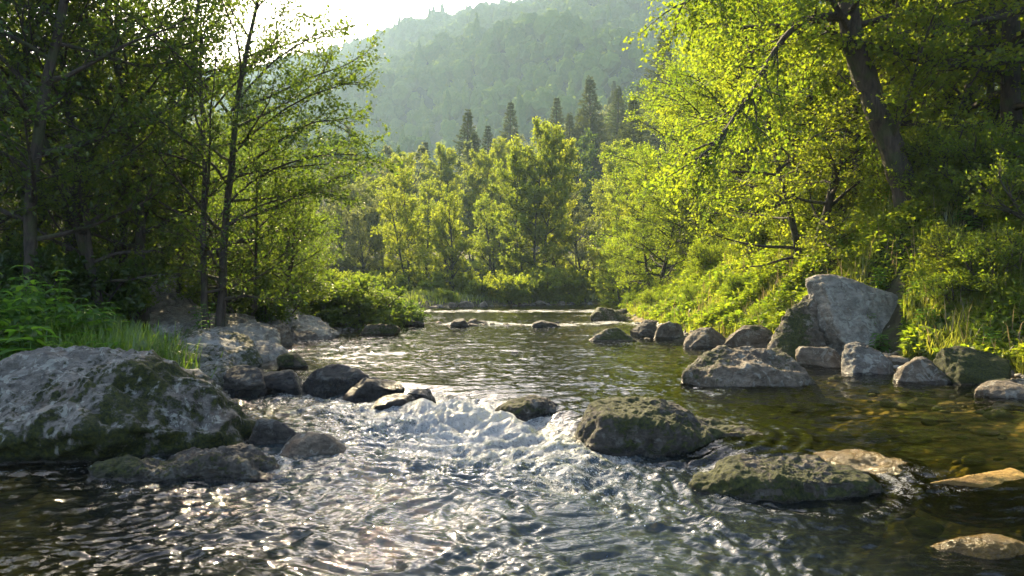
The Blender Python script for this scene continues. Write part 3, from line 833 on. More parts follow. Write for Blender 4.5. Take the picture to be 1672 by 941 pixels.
# ------------------------------------------------------------------ trees
def tube(pts, rad, k=6):
    """tapered tube along a polyline -> V, quads"""
    pts = np.asarray(pts, float); n = len(pts)
    T = np.gradient(pts, axis=0); T /= np.linalg.norm(T, axis=1)[:, None] + 1e-9
    ref = np.array([0, 0, 1.0]) if abs(T[0, 2]) < .8 else np.array([1.0, 0, 0])
    A = np.cross(T, ref); A /= np.linalg.norm(A, axis=1)[:, None] + 1e-9
    B = np.cross(T, A)
    a = np.arange(k) * 2 * pi / k
    R = np.asarray(rad, float)[:, None, None]
    V = pts[:, None, :] + R * (np.cos(a)[None, :, None] * A[:, None, :] + np.sin(a)[None, :, None] * B[:, None, :])
    i = np.arange(n - 1)[:, None] * k; j = np.arange(k)[None, :]; j2 = (j + 1) % k
    Fq = np.stack([i + j, i + j2, i + k + j2, i + k + j], 2).reshape(-1, 4)
    return V.reshape(-1, 3), Fq

class Wood:
    def __init__(s): s.V = []; s.F = []; s.o = 0
    def add(s, V, Fq): s.V.append(V); s.F.append(Fq + s.o); s.o += len(V)
    def tube(s, pts, rad, k=6): s.add(*tube(pts, rad, k))
    def sticks(s, P0, P1, r):
        """many thin three-sided twigs at once"""
        n = len(P0)
        if not n: return
        D = P1 - P0; D /= np.linalg.norm(D, axis=1)[:, None] + 1e-9
        ref = np.tile([0.1, .2, 1.0], (n, 1)); A = np.cross(D, ref); A /= np.linalg.norm(A, axis=1)[:, None] + 1e-9
        B = np.cross(D, A)
        Vs = []
        for P, q in ((P0, r), (P1, r * .35)):
            for a in (0, 2.094, 4.188):
                Vs.append(P + q * (cos(a) * A + sin(a) * B))
        V = np.stack(Vs, 1).reshape(-1, 3)
        b = np.arange(n)[:, None] * 6
        Fq = np.concatenate([b + np.array([[0, 1, 4, 3]]), b + np.array([[1, 2, 5, 4]]), b + np.array([[2, 0, 3, 5]])])
        s.add(V, Fq)
    def mesh(s, name, mat): return mesh_np(name, np.concatenate(s.V), np.concatenate(s.F), mat, True)

def leaves_mesh(name, P, Dr, Nn, L, wid, mat, rnd, shape='oval'):
    """P base, Dr direction, Nn normal, L lengths"""
    Dr = Dr / (np.linalg.norm(Dr, axis=1)[:, None] + 1e-9)
    S = np.cross(Dr, Nn); S /= np.linalg.norm(S, axis=1)[:, None] + 1e-9
    Nn = np.cross(S, Dr)
    L = L[:, None]
    if shape == 'oval':
        pts = [P, P + Dr * L * .35 + S * L * wid * .5 + Nn * L * .06, P + Dr * L * .75 + S * L * wid * .36 + Nn * L * .03,
               P + Dr * L - Nn * L * .06, P + Dr * L * .75 - S * L * wid * .36 + Nn * L * .03, P + Dr * L * .35 - S * L * wid * .5 + Nn * L * .06]
        k = 6
    else:
        pts = [P, P + Dr * L * .5 + S * L * wid * .5 + Nn * L * .07, P + Dr * L - Nn * L * .05, P + Dr * L * .5 - S * L * wid * .5 + Nn * L * .07]
        k = 4
    V = np.stack(pts, 1).reshape(-1, 3)
    Fc = np.arange(len(P) * k).reshape(-1, k)
    return mesh_np(name, V, Fc, mat, False, {'rnd': np.repeat(rnd, k)})

def unit(v): return v / (np.linalg.norm(v) + 1e-9)
def rot_about(v, ax, a):
    ax = unit(ax); return v * cos(a) + np.cross(ax, v) * sin(a) + ax * np.dot(ax, v) * (1 - cos(a))

def grow(rs, P, d, L, n=6, wander=.15, up=0.0):
    pts = [np.array(P, float)]; d = unit(np.array(d, float))
    for i in range(n):
        d = unit(d + rs.normal(size=3) * wander + np.array([0, 0, up]))
        pts.append(pts[-1] + d * L / n)
    return np.array(pts)

def along(pts, t):
    x = t * (len(pts) - 1); i = int(min(x, len(pts) - 2)); f = x - i
    return pts[i] * (1 - f) + pts[i + 1] * f, unit(pts[i + 1] - pts[i])

def make_tree(name, seed, H, r0, trunks=1, t0=.2, n_limb=24, limb_len=3.0, prof=None, el=(10, 55), n_sub=6, n_twig=6, twig=.45,
              lpt=9, leaf=.08, lw=.62, flat=.5, mat='leaf_grove', bark='bark', lean=(0, 0), bias=None, biasw=0.0, wander=.05, trunk_pts=None,
              trunk_rad=None, extra=None, up=.03, droop=0.0, spread=.25, shape='quad', curve_up=.03, twig_r=.004, label=None, cat='tree'):
    rs = np.random.RandomState(seed)
    W = Wood(); TP0, TP1, Ld = [], [], []
    bvec = np.array(bias, float) if bias is not None else None
    limbs = []
    for q in range(trunks):
        if trunk_pts is not None and q == 0:
            tp = np.array(trunk_pts, float); tr = np.array(trunk_rad, float)
        else:
            a = rs.uniform(0, 6.28)
            sp = spread if trunks > 1 else 0
            d = np.array([lean[0] + cos(a) * sp, lean[1] + sin(a) * sp, 1.0])
            h = H * rs.uniform(.8, 1.0) if q else H
            tp = grow(rs, (cos(a) * .12 * (trunks > 1), sin(a) * .12 * (trunks > 1), -.3), d, h + .3, 14, wander, up)
            tt = np.linspace(0, 1, len(tp))
            tr = (r0 * (1 if not q else .75)) * (1 - tt) ** .8 + .012
            tr[0] *= 1.35; tr[1] *= 1.1
        if trunk_pts is not None and q == 0:
            # a gnarled trunk with ridged bark, burls and roots
            ui = np.linspace(0, len(tp) - 1, 110); up_ = np.stack([np.interp(ui, np.arange(len(tp)), tp[:, c_]) for c_ in range(3)], 1)
            ker = np.ones(9) / 9
            for c_ in range(3):
                pad = np.concatenate([np.repeat(up_[:1, c_], 4), up_[:, c_], np.repeat(up_[-1:, c_], 4)]); up_[:, c_] = np.convolve(pad, ker, 'valid')
            rr_ = np.interp(ui, np.arange(len(tp)), tr)
            Vt, Ft = tube(up_, rr_, 36)
            cen = np.repeat(up_, 36, 0); o_ = Vt - cen
            dn = perlin(np.stack([Vt[:, 0] * 16, Vt[:, 1] * 16, Vt[:, 2] * 3.2], 1)) * .10 + perlin(Vt * 2.2) * .22 + (1 - 2 * np.abs(perlin(np.stack([Vt[:, 0] * 9, Vt[:, 1] * 9, Vt[:, 2] * 1.8], 1) + 5))) * .09
            W.add(cen + o_ * (1 + dn)[:, None], Ft)
            for a_ in (0.2, 1.3, 2.5, 3.4, 4.3, 5.3):
                W.tube([(cos(a_) * .10, sin(a_) * .10, .18), (cos(a_) * .36, sin(a_) * .36, -.12), (cos(a_) * .7, sin(a_) * .7, -.5), (cos(a_ + .2) * .9, sin(a_ + .2) * .9, -1.0)], [.13, .12, .10, .06], 8)
        else: W.tube(tp, tr, 10)
        nl = n_limb if not q else int(n_limb * .7)
        for i in range(nl):
            t = t0 + (1 - t0) * ((i + rs.uniform()) / nl)
            P, d = along(tp, min(t, .995))
            az = i * 2.4 + rs.uniform(-.5, .5)
            e = radians(el[0] + (el[1] - el[0]) * ((t - t0) / (1 - t0)) + rs.uniform(-10, 10))
            v = np.array([cos(az) * cos(e), sin(az) * cos(e), sin(e)])
            if bvec is not None: v = unit(v + bvec * biasw)
            s = (t - t0) / (1 - t0)
            pl = np.interp(s, *zip(*prof)) if prof else (1 - s) ** .6
            L = limb_len * max(pl, .12) * rs.uniform(.75, 1.15)
            rr = np.interp(t * (len(tr) - 1), np.arange(len(tr)), tr) * .5
            pts = grow(rs, P, v, L, 7, .12, curve_up)
            limbs.append((pts, max(min(rr, .03 + L * .014), .01), L))
    for (pts, rr) in (extra or []):
        pts = np.array(pts, float)
        u0 = np.arange(len(pts)); u1 = np.linspace(0, len(pts) - 1, len(pts) * 3)
        q = np.stack([np.interp(u1, u0, pts[:, c_]) for c_ in range(3)], 1)
        for _ in range(3): q[1:-1] = (q[:-2] + 2 * q[1:-1] + q[2:]) / 4
        pts = q + np.cumsum(rs.normal(size=q.shape) * .008, 0)
        L = np.linalg.norm(np.diff(pts, axis=0), axis=1).sum()
        limbs.append((pts, rr, L * 1.0001 + 100))
    for pts, rr, L in limbs:
        dense = L > 100
        if dense: L -= 100
        n = len(pts); tt = np.linspace(0, 1, n)
        W.tube(pts, rr * (1 - .85 * tt) + .004, 6)
        ns = max(2, int(n_sub * L / limb_len + 1.5)) * (2 if dense else 1)
        for j in range(ns + 1):
            if j == ns: P, d = pts[-1], unit(pts[-1] - pts[-2]); L2 = L * .15
            else:
                t = .18 + .82 * (j + rs.uniform()) / ns; t = min(t, .98)
                P, d = along(pts, t)
                sgn = 1 if j % 2 else -1
                axn = unit(np.array([rs.normal() * (1 - flat), rs.normal() * (1 - flat), 1.0]))
                d = rot_about(d, axn, sgn * rs.uniform(.6, 1.1)); L2 = min(L * .42, 1.6) * (1.15 - .6 * t) * rs.uniform(.7, 1.2)
            sub = grow(rs, P, d, L2, 4, .15, .02 - droop)
            W.tube(sub, np.array([1, .8, .6, .4, .2]) * max(rr * .32, twig_r * 1.3), 4)
            nt = max(3, int(n_twig * (.5 + L2)))
            for k2 in range(nt):
                t = .1 + .9 * (k2 + rs.uniform()) / nt
                P2, d2 = along(sub, min(t, .98))
                sgn = 1 if k2 % 2 else -1
                axn = unit(np.array([rs.normal() * (1 - flat) * .8, rs.normal() * (1 - flat) * .8, 1.0]))
                d2 = rot_about(d2, axn, sgn * rs.uniform(.3, 1.0)) + np.array([0, 0, -droop])
                TP0.append(P2); TP1.append(P2 + unit(d2) * twig * rs.uniform(.6, 1.2))
    TP0 = np.array(TP0); TP1 = np.array(TP1)
    W.sticks(TP0, TP1, twig_r)
    n = len(TP0)
    idx = np.repeat(np.arange(n), lpt)
    tt = rs.uniform(.05, 1.05, len(idx))[:, None]
    D = TP1 - TP0
    P = TP0[idx] + D[idx] * tt + rs.normal(size=(len(idx), 3)) * twig * .13
    dr = D[idx] / np.linalg.norm(D[idx], axis=1)[:, None] * .8 + rs.normal(size=(len(idx), 3)) * .75
    dr[:, 2] -= .25
    Nn = np.tile([0, 0, 1.0], (len(idx), 1)) + rs.normal(size=(len(idx), 3)) * (.75 - .35 * flat)
    Ls = leaf * rs.uniform(.5, 1.4, len(idx))
    rnd = np.clip(rs.uniform(size=len(idx)) * .75 + np.repeat(rs.uniform(0, .25, n), lpt), 0, 1)
    root = empty(name)
    obj('trunk', W.mesh('trunk', M[bark]), root)
    obj('crown', leaves_mesh('crown', P, dr, Nn, Ls, lw, M[mat], rnd, shape), root)
    tag(root, label, cat)
    return root

def make_conifer(name, seed, H, r0, spread, n_wh=34, label=None):
    rs = np.random.RandomState(seed)
    W = Wood()
    tp = grow(rs, (0, 0, -.3), (0, 0, 1), H + .3, 12, .012, .02)
    W.tube(tp, r0 * (1 - np.linspace(0, 1, 13)) ** .85 + .015, 8)
    P_, D_, L_ = [], [], []
    S0, S1 = [], []
    for i in range(n_wh):
        t = .10 + .89 * (i / (n_wh - 1.0))
        P, _ = along(tp, min(t, .995))
        nb = rs.randint(5, 8)
        if rs.uniform() < .12: nb = 2
        for j in range(nb):
            az = j * 6.283 / nb + i * 1.1 + rs.uniform(-.3, .3)
            L = spread * ((1 - t) ** 1.05 * 1.1 + .04) * rs.uniform(.65, 1.15) * (.6 + .4 * smooth(np.array(t), .08, .3))
            e = radians(-18 + 50 * t + rs.uniform(-8, 8))
            d = np.array([cos(az) * cos(e), sin(az) * cos(e), sin(e)])
            E = P + d * L; E[2] += .12 * L * (1 if t < .6 else 0)
            S0.append(P); S1.append(E)
            m = int(12 + L * 22)
            u = rs.uniform(.12, 1.0, m) ** .8
            side = np.cross(d, [0, 0, 1.0]); side = side / np.linalg.norm(side)
            w = (1 - u) * .38 * L + .12
            o = rs.uniform(-1, 1, m)
            Q = P + (E - P)[None] * u[:, None] + side[None] * (o * w)[:, None] + np.array([0, 0, 1.0])[None] * (-.25 * np.abs(o) * w - rs.uniform(0, .18, m))[:, None]
            dd = d[None] * .7 + side[None] * (np.sign(o) * .6)[:, None] + np.stack([rs.normal(size=m) * .2, rs.normal(size=m) * .2, -.35 + rs.normal(size=m) * .25], 1)
            P_.append(Q); D_.append(dd); L_.append(rs.uniform(.22, .5, m))
    W.sticks(np.array(S0), np.array(S1), .03)
    P = np.concatenate(P_); D = np.concatenate(D_); L = np.concatenate(L_)
    Nn = np.tile([0, 0, 1.0], (len(P), 1)) + rs.normal(size=(len(P), 3)) * .5
    root = empty(name)
    obj('trunk', W.mesh('trunk', M['bark_grey']), root)
    obj('crown', leaves_mesh('crown', P, D, Nn, L, .42, M['needles'], rs.uniform(size=len(P)), 'quad'), root)
    tag(root, label, 'conifer')
    return root

USED = set()
def place(proto, x, y, rz=None, s=1.0, label=None, group=None, z=None, tilt=(0, 0), first=None):
    if rz is None: rz = random.uniform(0, 6.28)
    if z is None: z = G1(x, y)
    if proto.name not in USED:
        USED.add(proto.name)
        proto.location = (x, y, z); proto.rotation_euler = (tilt[0], tilt[1], rz); proto.scale = (s, s, s) if not isinstance(s, tuple) else s
        if label: proto['label'] = label
        if group: proto['group'] = group
        return proto
    return copy_tree(proto, (x, y, z), rz, s, label, group, tilt)
random.seed(3)

# ---- left grove
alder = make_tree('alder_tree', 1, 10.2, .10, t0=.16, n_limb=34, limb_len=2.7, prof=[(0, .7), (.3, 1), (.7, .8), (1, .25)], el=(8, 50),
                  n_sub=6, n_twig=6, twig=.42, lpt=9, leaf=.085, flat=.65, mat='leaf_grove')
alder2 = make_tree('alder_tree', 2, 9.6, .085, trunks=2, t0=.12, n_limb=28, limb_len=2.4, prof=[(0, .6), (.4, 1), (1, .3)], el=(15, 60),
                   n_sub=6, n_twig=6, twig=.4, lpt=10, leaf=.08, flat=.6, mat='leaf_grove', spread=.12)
ex_ = []
for pl in ([(362, 300), (392, 262), (430, 235), (480, 214), (530, 205), (575, 204), (604, 213)], [(372, 215), (400, 180), (440, 150), (490, 118), (540, 100), (566, 96)],
           [(362, 330), (395, 300), (430, 285), (470, 275), (510, 268), (540, 270)], [(378, 130), (410, 90), (450, 50), (500, 20), (545, 5)], [(368, 260), (400, 225), (440, 195), (490, 165), (530, 150), (568, 155)]):
    q_ = []
    for k_, (a_, b_) in enumerate(pl):
        x_, z_ = at(a_, b_, 14.0)
        q_.append((x_ - (352 - 836) / F * 14.0, -.05 * k_, z_ - 1.0))
    ex_.append((q_, .022))
edge = make_tree('alder_tree', 5, 8.6, .08, trunks=2, t0=.12, n_limb=26, limb_len=2.9, prof=[(0, .55), (.25, .95), (.45, 1.05), (.8, .8), (1, .3)], el=(5, 50),
                 n_sub=7, n_twig=6, twig=.40, lpt=10, leaf=.075, flat=.8, mat='leaf_grove', bias=(1, -.1, 0), biasw=.3, spread=.06, extra=ex_)
young = make_tree('young_tree', 7, 5.0, .05, trunks=3, t0=.06, n_limb=20, limb_len=1.7, prof=[(0, .8), (.4, 1), (1, .3)], el=(15, 55),
                  n_sub=5, n_twig=6, twig=.36, lpt=8, leaf=.08, flat=.5, mat='leaf_grove', spread=.25)
slimal = make_tree('alder_tree', 8, 9.2, .075, t0=.22, n_limb=20, limb_len=1.6, prof=[(0, .6), (.4, 1), (1, .3)], el=(15, 60),
                   n_sub=6, n_twig=6, twig=.4, lpt=11, leaf=.08, flat=.6, mat='leaf_grove')
gp = 'trees of the dark grove on the left bank'
def gl(px, Y, proto, label, rz=None, s=1.0, tilt=(0, 0), group=None):
    x = (px - 836) / F * Y
    return place(proto, x, Y, rz, s, label, group, None, tilt)
gl(352, 14.0, edge, 'airy tree at the right edge of the grove reaching a long branch over the river', 0, 1.0)
gl(45, 12.0, alder, 'leaning dark trunk tree at the far left, first one seen from the left edge', 1.0, 1.0, (0, .10))
gl(100, 14.5, alder, 'thick dark trunk tree second from the left edge of the grove', 2.2, 1.12)
gl(178, 13.0, alder2, 'thin forked tree behind the herbs in the middle of the dark grove', .4, 1.0)
gl(232, 14.5, alder, 'slanting slender tree between the forked tree and the airy edge tree', 4.0, 1.0, (0, .10))
gl(290, 16.5, slimal, 'slim tree just left of the airy edge tree above the bedrock dome', 3.0, 1.0)
for (px, Y, l_) in [(208, 16.5, 'slim straight stem between the forked tree and the slanting one'), (262, 18.5, 'slim tree far back just right of the slanting slender tree')]:
    gl(px, Y, slimal, l_, None, 1.05)
for (px, Y, s) in [(-60, 13, 1), (-140, 11.5, 1), (20, 19, 1.1), (235, 20, .8), (80, 24, 1.15), (330, 29, .7), (400, 24, .62), (-200, 17, 1.1),
                   (430, 31, .7), (120, 31, 1.3), (300, 35, 1.3), (-100, 28, 1.2), (395, 40, .85), (200, 41, 1.3), (455, 46, .75), (-320, 14, 1)]:
    gl(px, Y, random.choice([alder, alder2, alder]), 'dark leafy tree standing in the depth of the left grove', None, s, group=gp)
for i, (px, Y, s) in enumerate([(400, 16, .95), (455, 18.5, .8), (330, 18.5, .75), (250, 18.5, .75), (420, 21, .9), (150, 15.5, .75), (60, 15, .75), (475, 25, .9), (-30, 14, .8), (370, 19, .8), (200, 18, .8), (495, 30, .9)]):
    gl(px, Y, young, 'low bushy young tree growing under the left grove' if i > 1 else
       ['bushy young tree overhanging the dark leafy bush at the grove edge', 'small sunlit young tree at the right foot of the grove'][i], None, s,
       group='young trees under the left grove' if i > 1 else None)

# ---- right bank
def RT(px, py, Y): 
    x, z = at(px, py, Y); return x, z
by = 13.6
bx, bz = at(1492, 372, by)
tp = []
for (px, py, dy) in [(1512, 420, 0), (1496, 365, 0), (1476, 300, 0), (1452, 235, -.05), (1425, 165, -.1), (1400, 95, -.15), (1390, 45, -.2), (1384, 0, -.2), (1388, -70, -.1), (1405, -150, 0), (1400, -260, .2), (1412, -380, .3), (1400, -480, .3)]:
    x, z = at(px, py, by + dy); tp.append((x - bx, dy, z - bz))
arch = []
for (px, py, Y) in [(1388, 30, 13.4), (1365, 22, 13.2), (1330, 26, 12.9), (1292, 42, 12.6), (1258, 85, 12.3), (1240, 120, 12.1), (1215, 165, 11.9), (1190, 205, 11.7), (1165, 235, 11.6), (1150, 250, 11.5)]:
    x, z = at(px, py, Y); arch.append((x - bx, Y - by, z - bz))
br2 = []
for (px, py, Y) in [(1452, 240, 13.5), (1465, 205, 13.2), (1480, 150, 12.8), (1500, 80, 12.5), (1530, 0, 12.2)]:
    x, z = at(px, py, Y); br2.append((x - bx, Y - by, z - bz))
br3 = []
for (px, py, Y) in [(1392, 60, 13.4), (1350, -20, 12.9), (1290, -60, 12.4), (1220, -60, 12), (1160, -30, 11.6), (1110, 10, 11.3)]:
    x, z = at(px, py, Y); br3.append((x - bx, Y - by, z - bz))
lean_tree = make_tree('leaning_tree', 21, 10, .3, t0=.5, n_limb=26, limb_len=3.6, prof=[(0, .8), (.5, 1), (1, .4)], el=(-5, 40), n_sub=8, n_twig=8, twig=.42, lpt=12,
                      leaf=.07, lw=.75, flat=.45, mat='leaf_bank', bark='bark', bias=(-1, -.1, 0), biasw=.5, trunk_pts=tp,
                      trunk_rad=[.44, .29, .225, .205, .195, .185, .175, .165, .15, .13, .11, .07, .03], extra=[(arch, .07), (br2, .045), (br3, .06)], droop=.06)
place(lean_tree, bx, by, 0, 1, 'large leaning tree with a thick curved trunk and an arching branch on the right bank', None, z=bz)
# sprays of leaves
broad = make_tree('broadleaf_tree', 31, 10, .16, t0=.07, n_limb=40, limb_len=3.4, prof=[(0, .8), (.25, 1), (.6, .85), (1, .25)], el=(-2, 50), n_sub=7, n_twig=7, twig=.42, lpt=10,
                  leaf=.085, lw=.75, flat=.4, mat='leaf_bank', droop=.08, bias=(-1, 0, 0), biasw=.25)
broad2 = make_tree('broadleaf_tree', 32, 8.5, .12, trunks=2, t0=.05, n_limb=30, limb_len=3.0, prof=[(0, .85), (.3, 1), (1, .3)], el=(0, 55), n_sub=7, n_twig=7, twig=.42, lpt=10,
                   leaf=.08, lw=.75, flat=.4, mat='leaf_bank', droop=.06, spread=.3)
gr = 'bright leafy trees on the right bank'
place(broad, 9.0, 18.0, 0, 1.05, 'bright leafy tree directly behind the leaning trunk, branches down to the grass')
place(broad2, 6.9, 16.8, .6, .82, 'thin dark-stemmed tree leaning left below the arching branch', tilt=(0, -.25))
def rb(px, Y, proto, s, label=None, g=None, rz=0):
    place(proto, (px - 836) / F * Y, Y, rz, s, label, g)
rb(1655, 14.0, broad, 1.1, 'dark trunked tree at the right picture edge with crooked side branches', None, .3)
rb(1582, 16.0, broad2, .9, 'short crooked tree between the leaning trunk and the right edge tree', None, 2.0)
for (px, Y, s, p, rz) in [(1300, 22, 1.0, broad, .2), (1235, 25, .95, broad, -.3), (1350, 24, 1.15, broad2, 1), (1440, 20, 1.1, broad, .5), (1560, 21, 1.2, broad, 0), (1700, 19, 1.2, broad2, 2), (1150, 31, .85, broad2, 0), (1215, 31, 1.1, broad, .1),
                          (1290, 32, 1.25, broad, 0), (1400, 29, 1.3, broad, 2), (1520, 29, 1.3, broad2, 3), (1660, 27, 1.3, broad, 1), (1760, 13, 1.1, broad, 0), (1830, 22, 1.3, broad, 0), (1950, 16, 1.2, broad2, 0), (1120, 38, 1.15, broad, .1)]:
    rb(px, Y, p, s, 'bright yellow-green tree in the leafy wall of the right bank', gr, rz)
rb(1065, 33, broad2, .78, 'small bright tree at the upstream end of the right bank wall')
rb(1015, 40, broad2, .55, 'lowest rounded yellow-green tree above the upstream right shore')

# ---- flood plain trees
slim = make_tree('slender_tree', 41, 12, .12, trunks=2, t0=.10, n_limb=28, limb_len=2.3, prof=[(0, .7), (.4, .95), (.75, .95), (.9, .7), (1, .4)], spread=.12, el=(20, 60), n_sub=7, n_twig=7, twig=.5, lpt=11,
                 leaf=.15, lw=.7, flat=.35, mat='leaf_valley', bark='bark_grey', twig_r=.006)
slim2 = make_tree('slender_tree', 42, 10, .11, trunks=2, t0=.14, n_limb=28, limb_len=1.8, prof=[(0, .7), (.35, 1), (.7, .65), (1, .15)], el=(5, 50), n_sub=6, n_twig=6, twig=.5, lpt=9,
                  leaf=.15, lw=.7, flat=.5, mat='leaf_valley', bark='bark_grey', spread=.07, twig_r=.006)
roundt = make_tree('rounded_tree', 43, 8, .14, trunks=3, t0=.05, n_limb=24, limb_len=2.5, prof=[(0, .8), (.35, 1), (1, .35)], el=(10, 60), n_sub=6, n_twig=6, twig=.5, lpt=8,
                   leaf=.16, lw=.7, flat=.3, mat='leaf_valley', bark='bark_grey', spread=.2, twig_r=.006)
palet = make_tree('pale_tree', 44, 9, .12, trunks=2, t0=.1, n_limb=24, limb_len=2.7, prof=[(0, .6), (.45, 1), (1, .5)], el=(20, 65), n_sub=6, n_twig=6, twig=.55, lpt=7,
                  leaf=.17, lw=.7, flat=.3, mat='leaf_pale', bark='bark_grey', spread=.2, twig_r=.006)
def mt(px, Y, proto, s, label, g=None, rz=None, dz=0):
    x = (px - 836) / F * Y
    place(proto, x, Y, rz, s, label, g, z=G1(x, Y) + dz)
mt(880, 52, slim, 1.02, 'tallest bright yellow-green tree with a dark trunk in the middle of the valley')
mt(846, 53, slim, .86, 'bright tree just left of the tallest central one')
mt(905, 57, slim, .95, 'bright tree behind and right of the tallest central one')
mt(666, 52, slim2, .92, 'narrow tree with bare dark lower stem left of the dark conical tree')
mt(690, 57, slim2, .9, 'narrow tree half hidden behind the bare-stemmed one')
mt(742, 49, roundt, (.72, .72, .85), 'dark conical bushy tree on the far bank left of the central bright trees')
mt(585, 58, palet, .85, 'pale hazy rounded tree above the leafy bush')
mt(530, 62, palet, .95, 'pale rounded tree beside the grove edge, leftmost of the valley floor')
mt(810, 60, roundt, .95, 'rounded tree between the dark conical tree and the bright pair')
mt(950, 66, palet, 1.0, 'grey-green tree right of the central bright trees')
mt(1000, 52, roundt, .85, 'rounded tree where the river bends out of sight')
mt(1060, 50, slim, .8, 'yellow-green tree above the river bend in front of the right bank wall')
mt(1100, 46, slim, .85, 'yellow-green tree merging into the upstream end of the right bank wall')
for (px, Y, s) in [(620, 66, .8), (560, 72, .9), (640, 76, .9), (770, 72, .9), (720, 78, 1), (830, 80, 1.0), (980, 74, 1), (1030, 66, 1.1), (1090, 62, 1.3), (480, 66, 1), (430, 60, 1), (380, 70, 1.1), (1150, 58, 1.5), (1220, 66, 1.6), (330, 62, 1.1), (270, 75, 1.2)]:
    mt(px, Y, random.choice([roundt, palet, slim]), s, 'medium green tree in the second row across the valley floor', 'second row valley trees')
# ---- conifers and far trees on the spur
con = make_conifer('spruce_tree', 51, 20, .28, 6.0, label='spruce')
con2 = make_conifer('spruce_tree', 52, 18, .25, 5.0, 30, label='spruce')
fart = make_tree('far_broadleaf_tree', 53, 12, .2, t0=.15, n_limb=18, limb_len=3.6, prof=[(0, .7), (.4, 1), (1, .45)], el=(5, 65), n_sub=5, n_twig=4, twig=.8, lpt=5,
                 leaf=.42, lw=.8, flat=.1, mat='leaf_hill', bark='bark_grey', twig_r=.02)
fart2 = make_tree('far_broadleaf_tree', 54, 13, .2, trunks=2, t0=.15, n_limb=14, limb_len=3.4, prof=[(0, .7), (.4, 1), (1, .45)], el=(5, 65), n_sub=5, n_twig=4, twig=.8, lpt=5,
                  leaf=.42, lw=.8, flat=.1, mat='leaf_pale', bark='bark_grey', twig_r=.02, spread=.2)
def top_place(proto, h, px, py, Y, label, g=None):
    x, z = at(px, py, Y)
    g0 = G1(x, Y); s = max((z - g0) / h, .45)
    place(proto, x, Y, None, s, label, g)
top_place(con, 20, 765, 178, 105, 'tall dark spruce left of centre rising above the valley trees')
top_place(con, 20, 962, 124, 112, 'tallest dark spruce on the spur right of centre')
top_place(con2, 18, 692, 232, 120, 'small spruce left of the tall one on the lower spur')
top_place(con2, 18, 830, 168, 128, 'slim spruce between the two tallest ones')
top_place(con, 20, 1010, 140, 125, 'dark spruce just right of the tallest on the spur')
top_place(con2, 18, 905, 160, 122, 'slim spruce left of the tallest on the spur')
top_place(con2, 18, 800, 205, 118, 'shorter spruce beside the tall left one')
top_place(con, 20, 1085, 45, 112, 'tall spruce partly covered by the right bank leaves')
rs = np.random.RandomState(12)
cnt = 0
pts_ = []
for i in range(3000):
    if cnt >= 150: break
    Y = rs.uniform(84, 215); x = rs.uniform(-75, 75)
    px = 836 + x / Y * F
    if px < 380 or px > 1250: continue
    if any((a - x) ** 2 + (b - Y) ** 2 < 30 for a, b in pts_): continue
    pts_.append((x, Y)); cnt += 1
    cf = rs.uniform() < (.32 if px > 760 else .12)
    if cf: place(con if rs.uniform() < .5 else con2, x, Y, None, rs.uniform(.6, .9), 'dark spruce among the mixed forest of the near spur', 'spruces on the near spur')
    else: place(fart if rs.uniform() < .6 else fart2, x, Y, None, rs.uniform(.7, 1.1), 'broadleaf tree among the mixed forest of the near spur', 'broadleaf trees on the near spur')

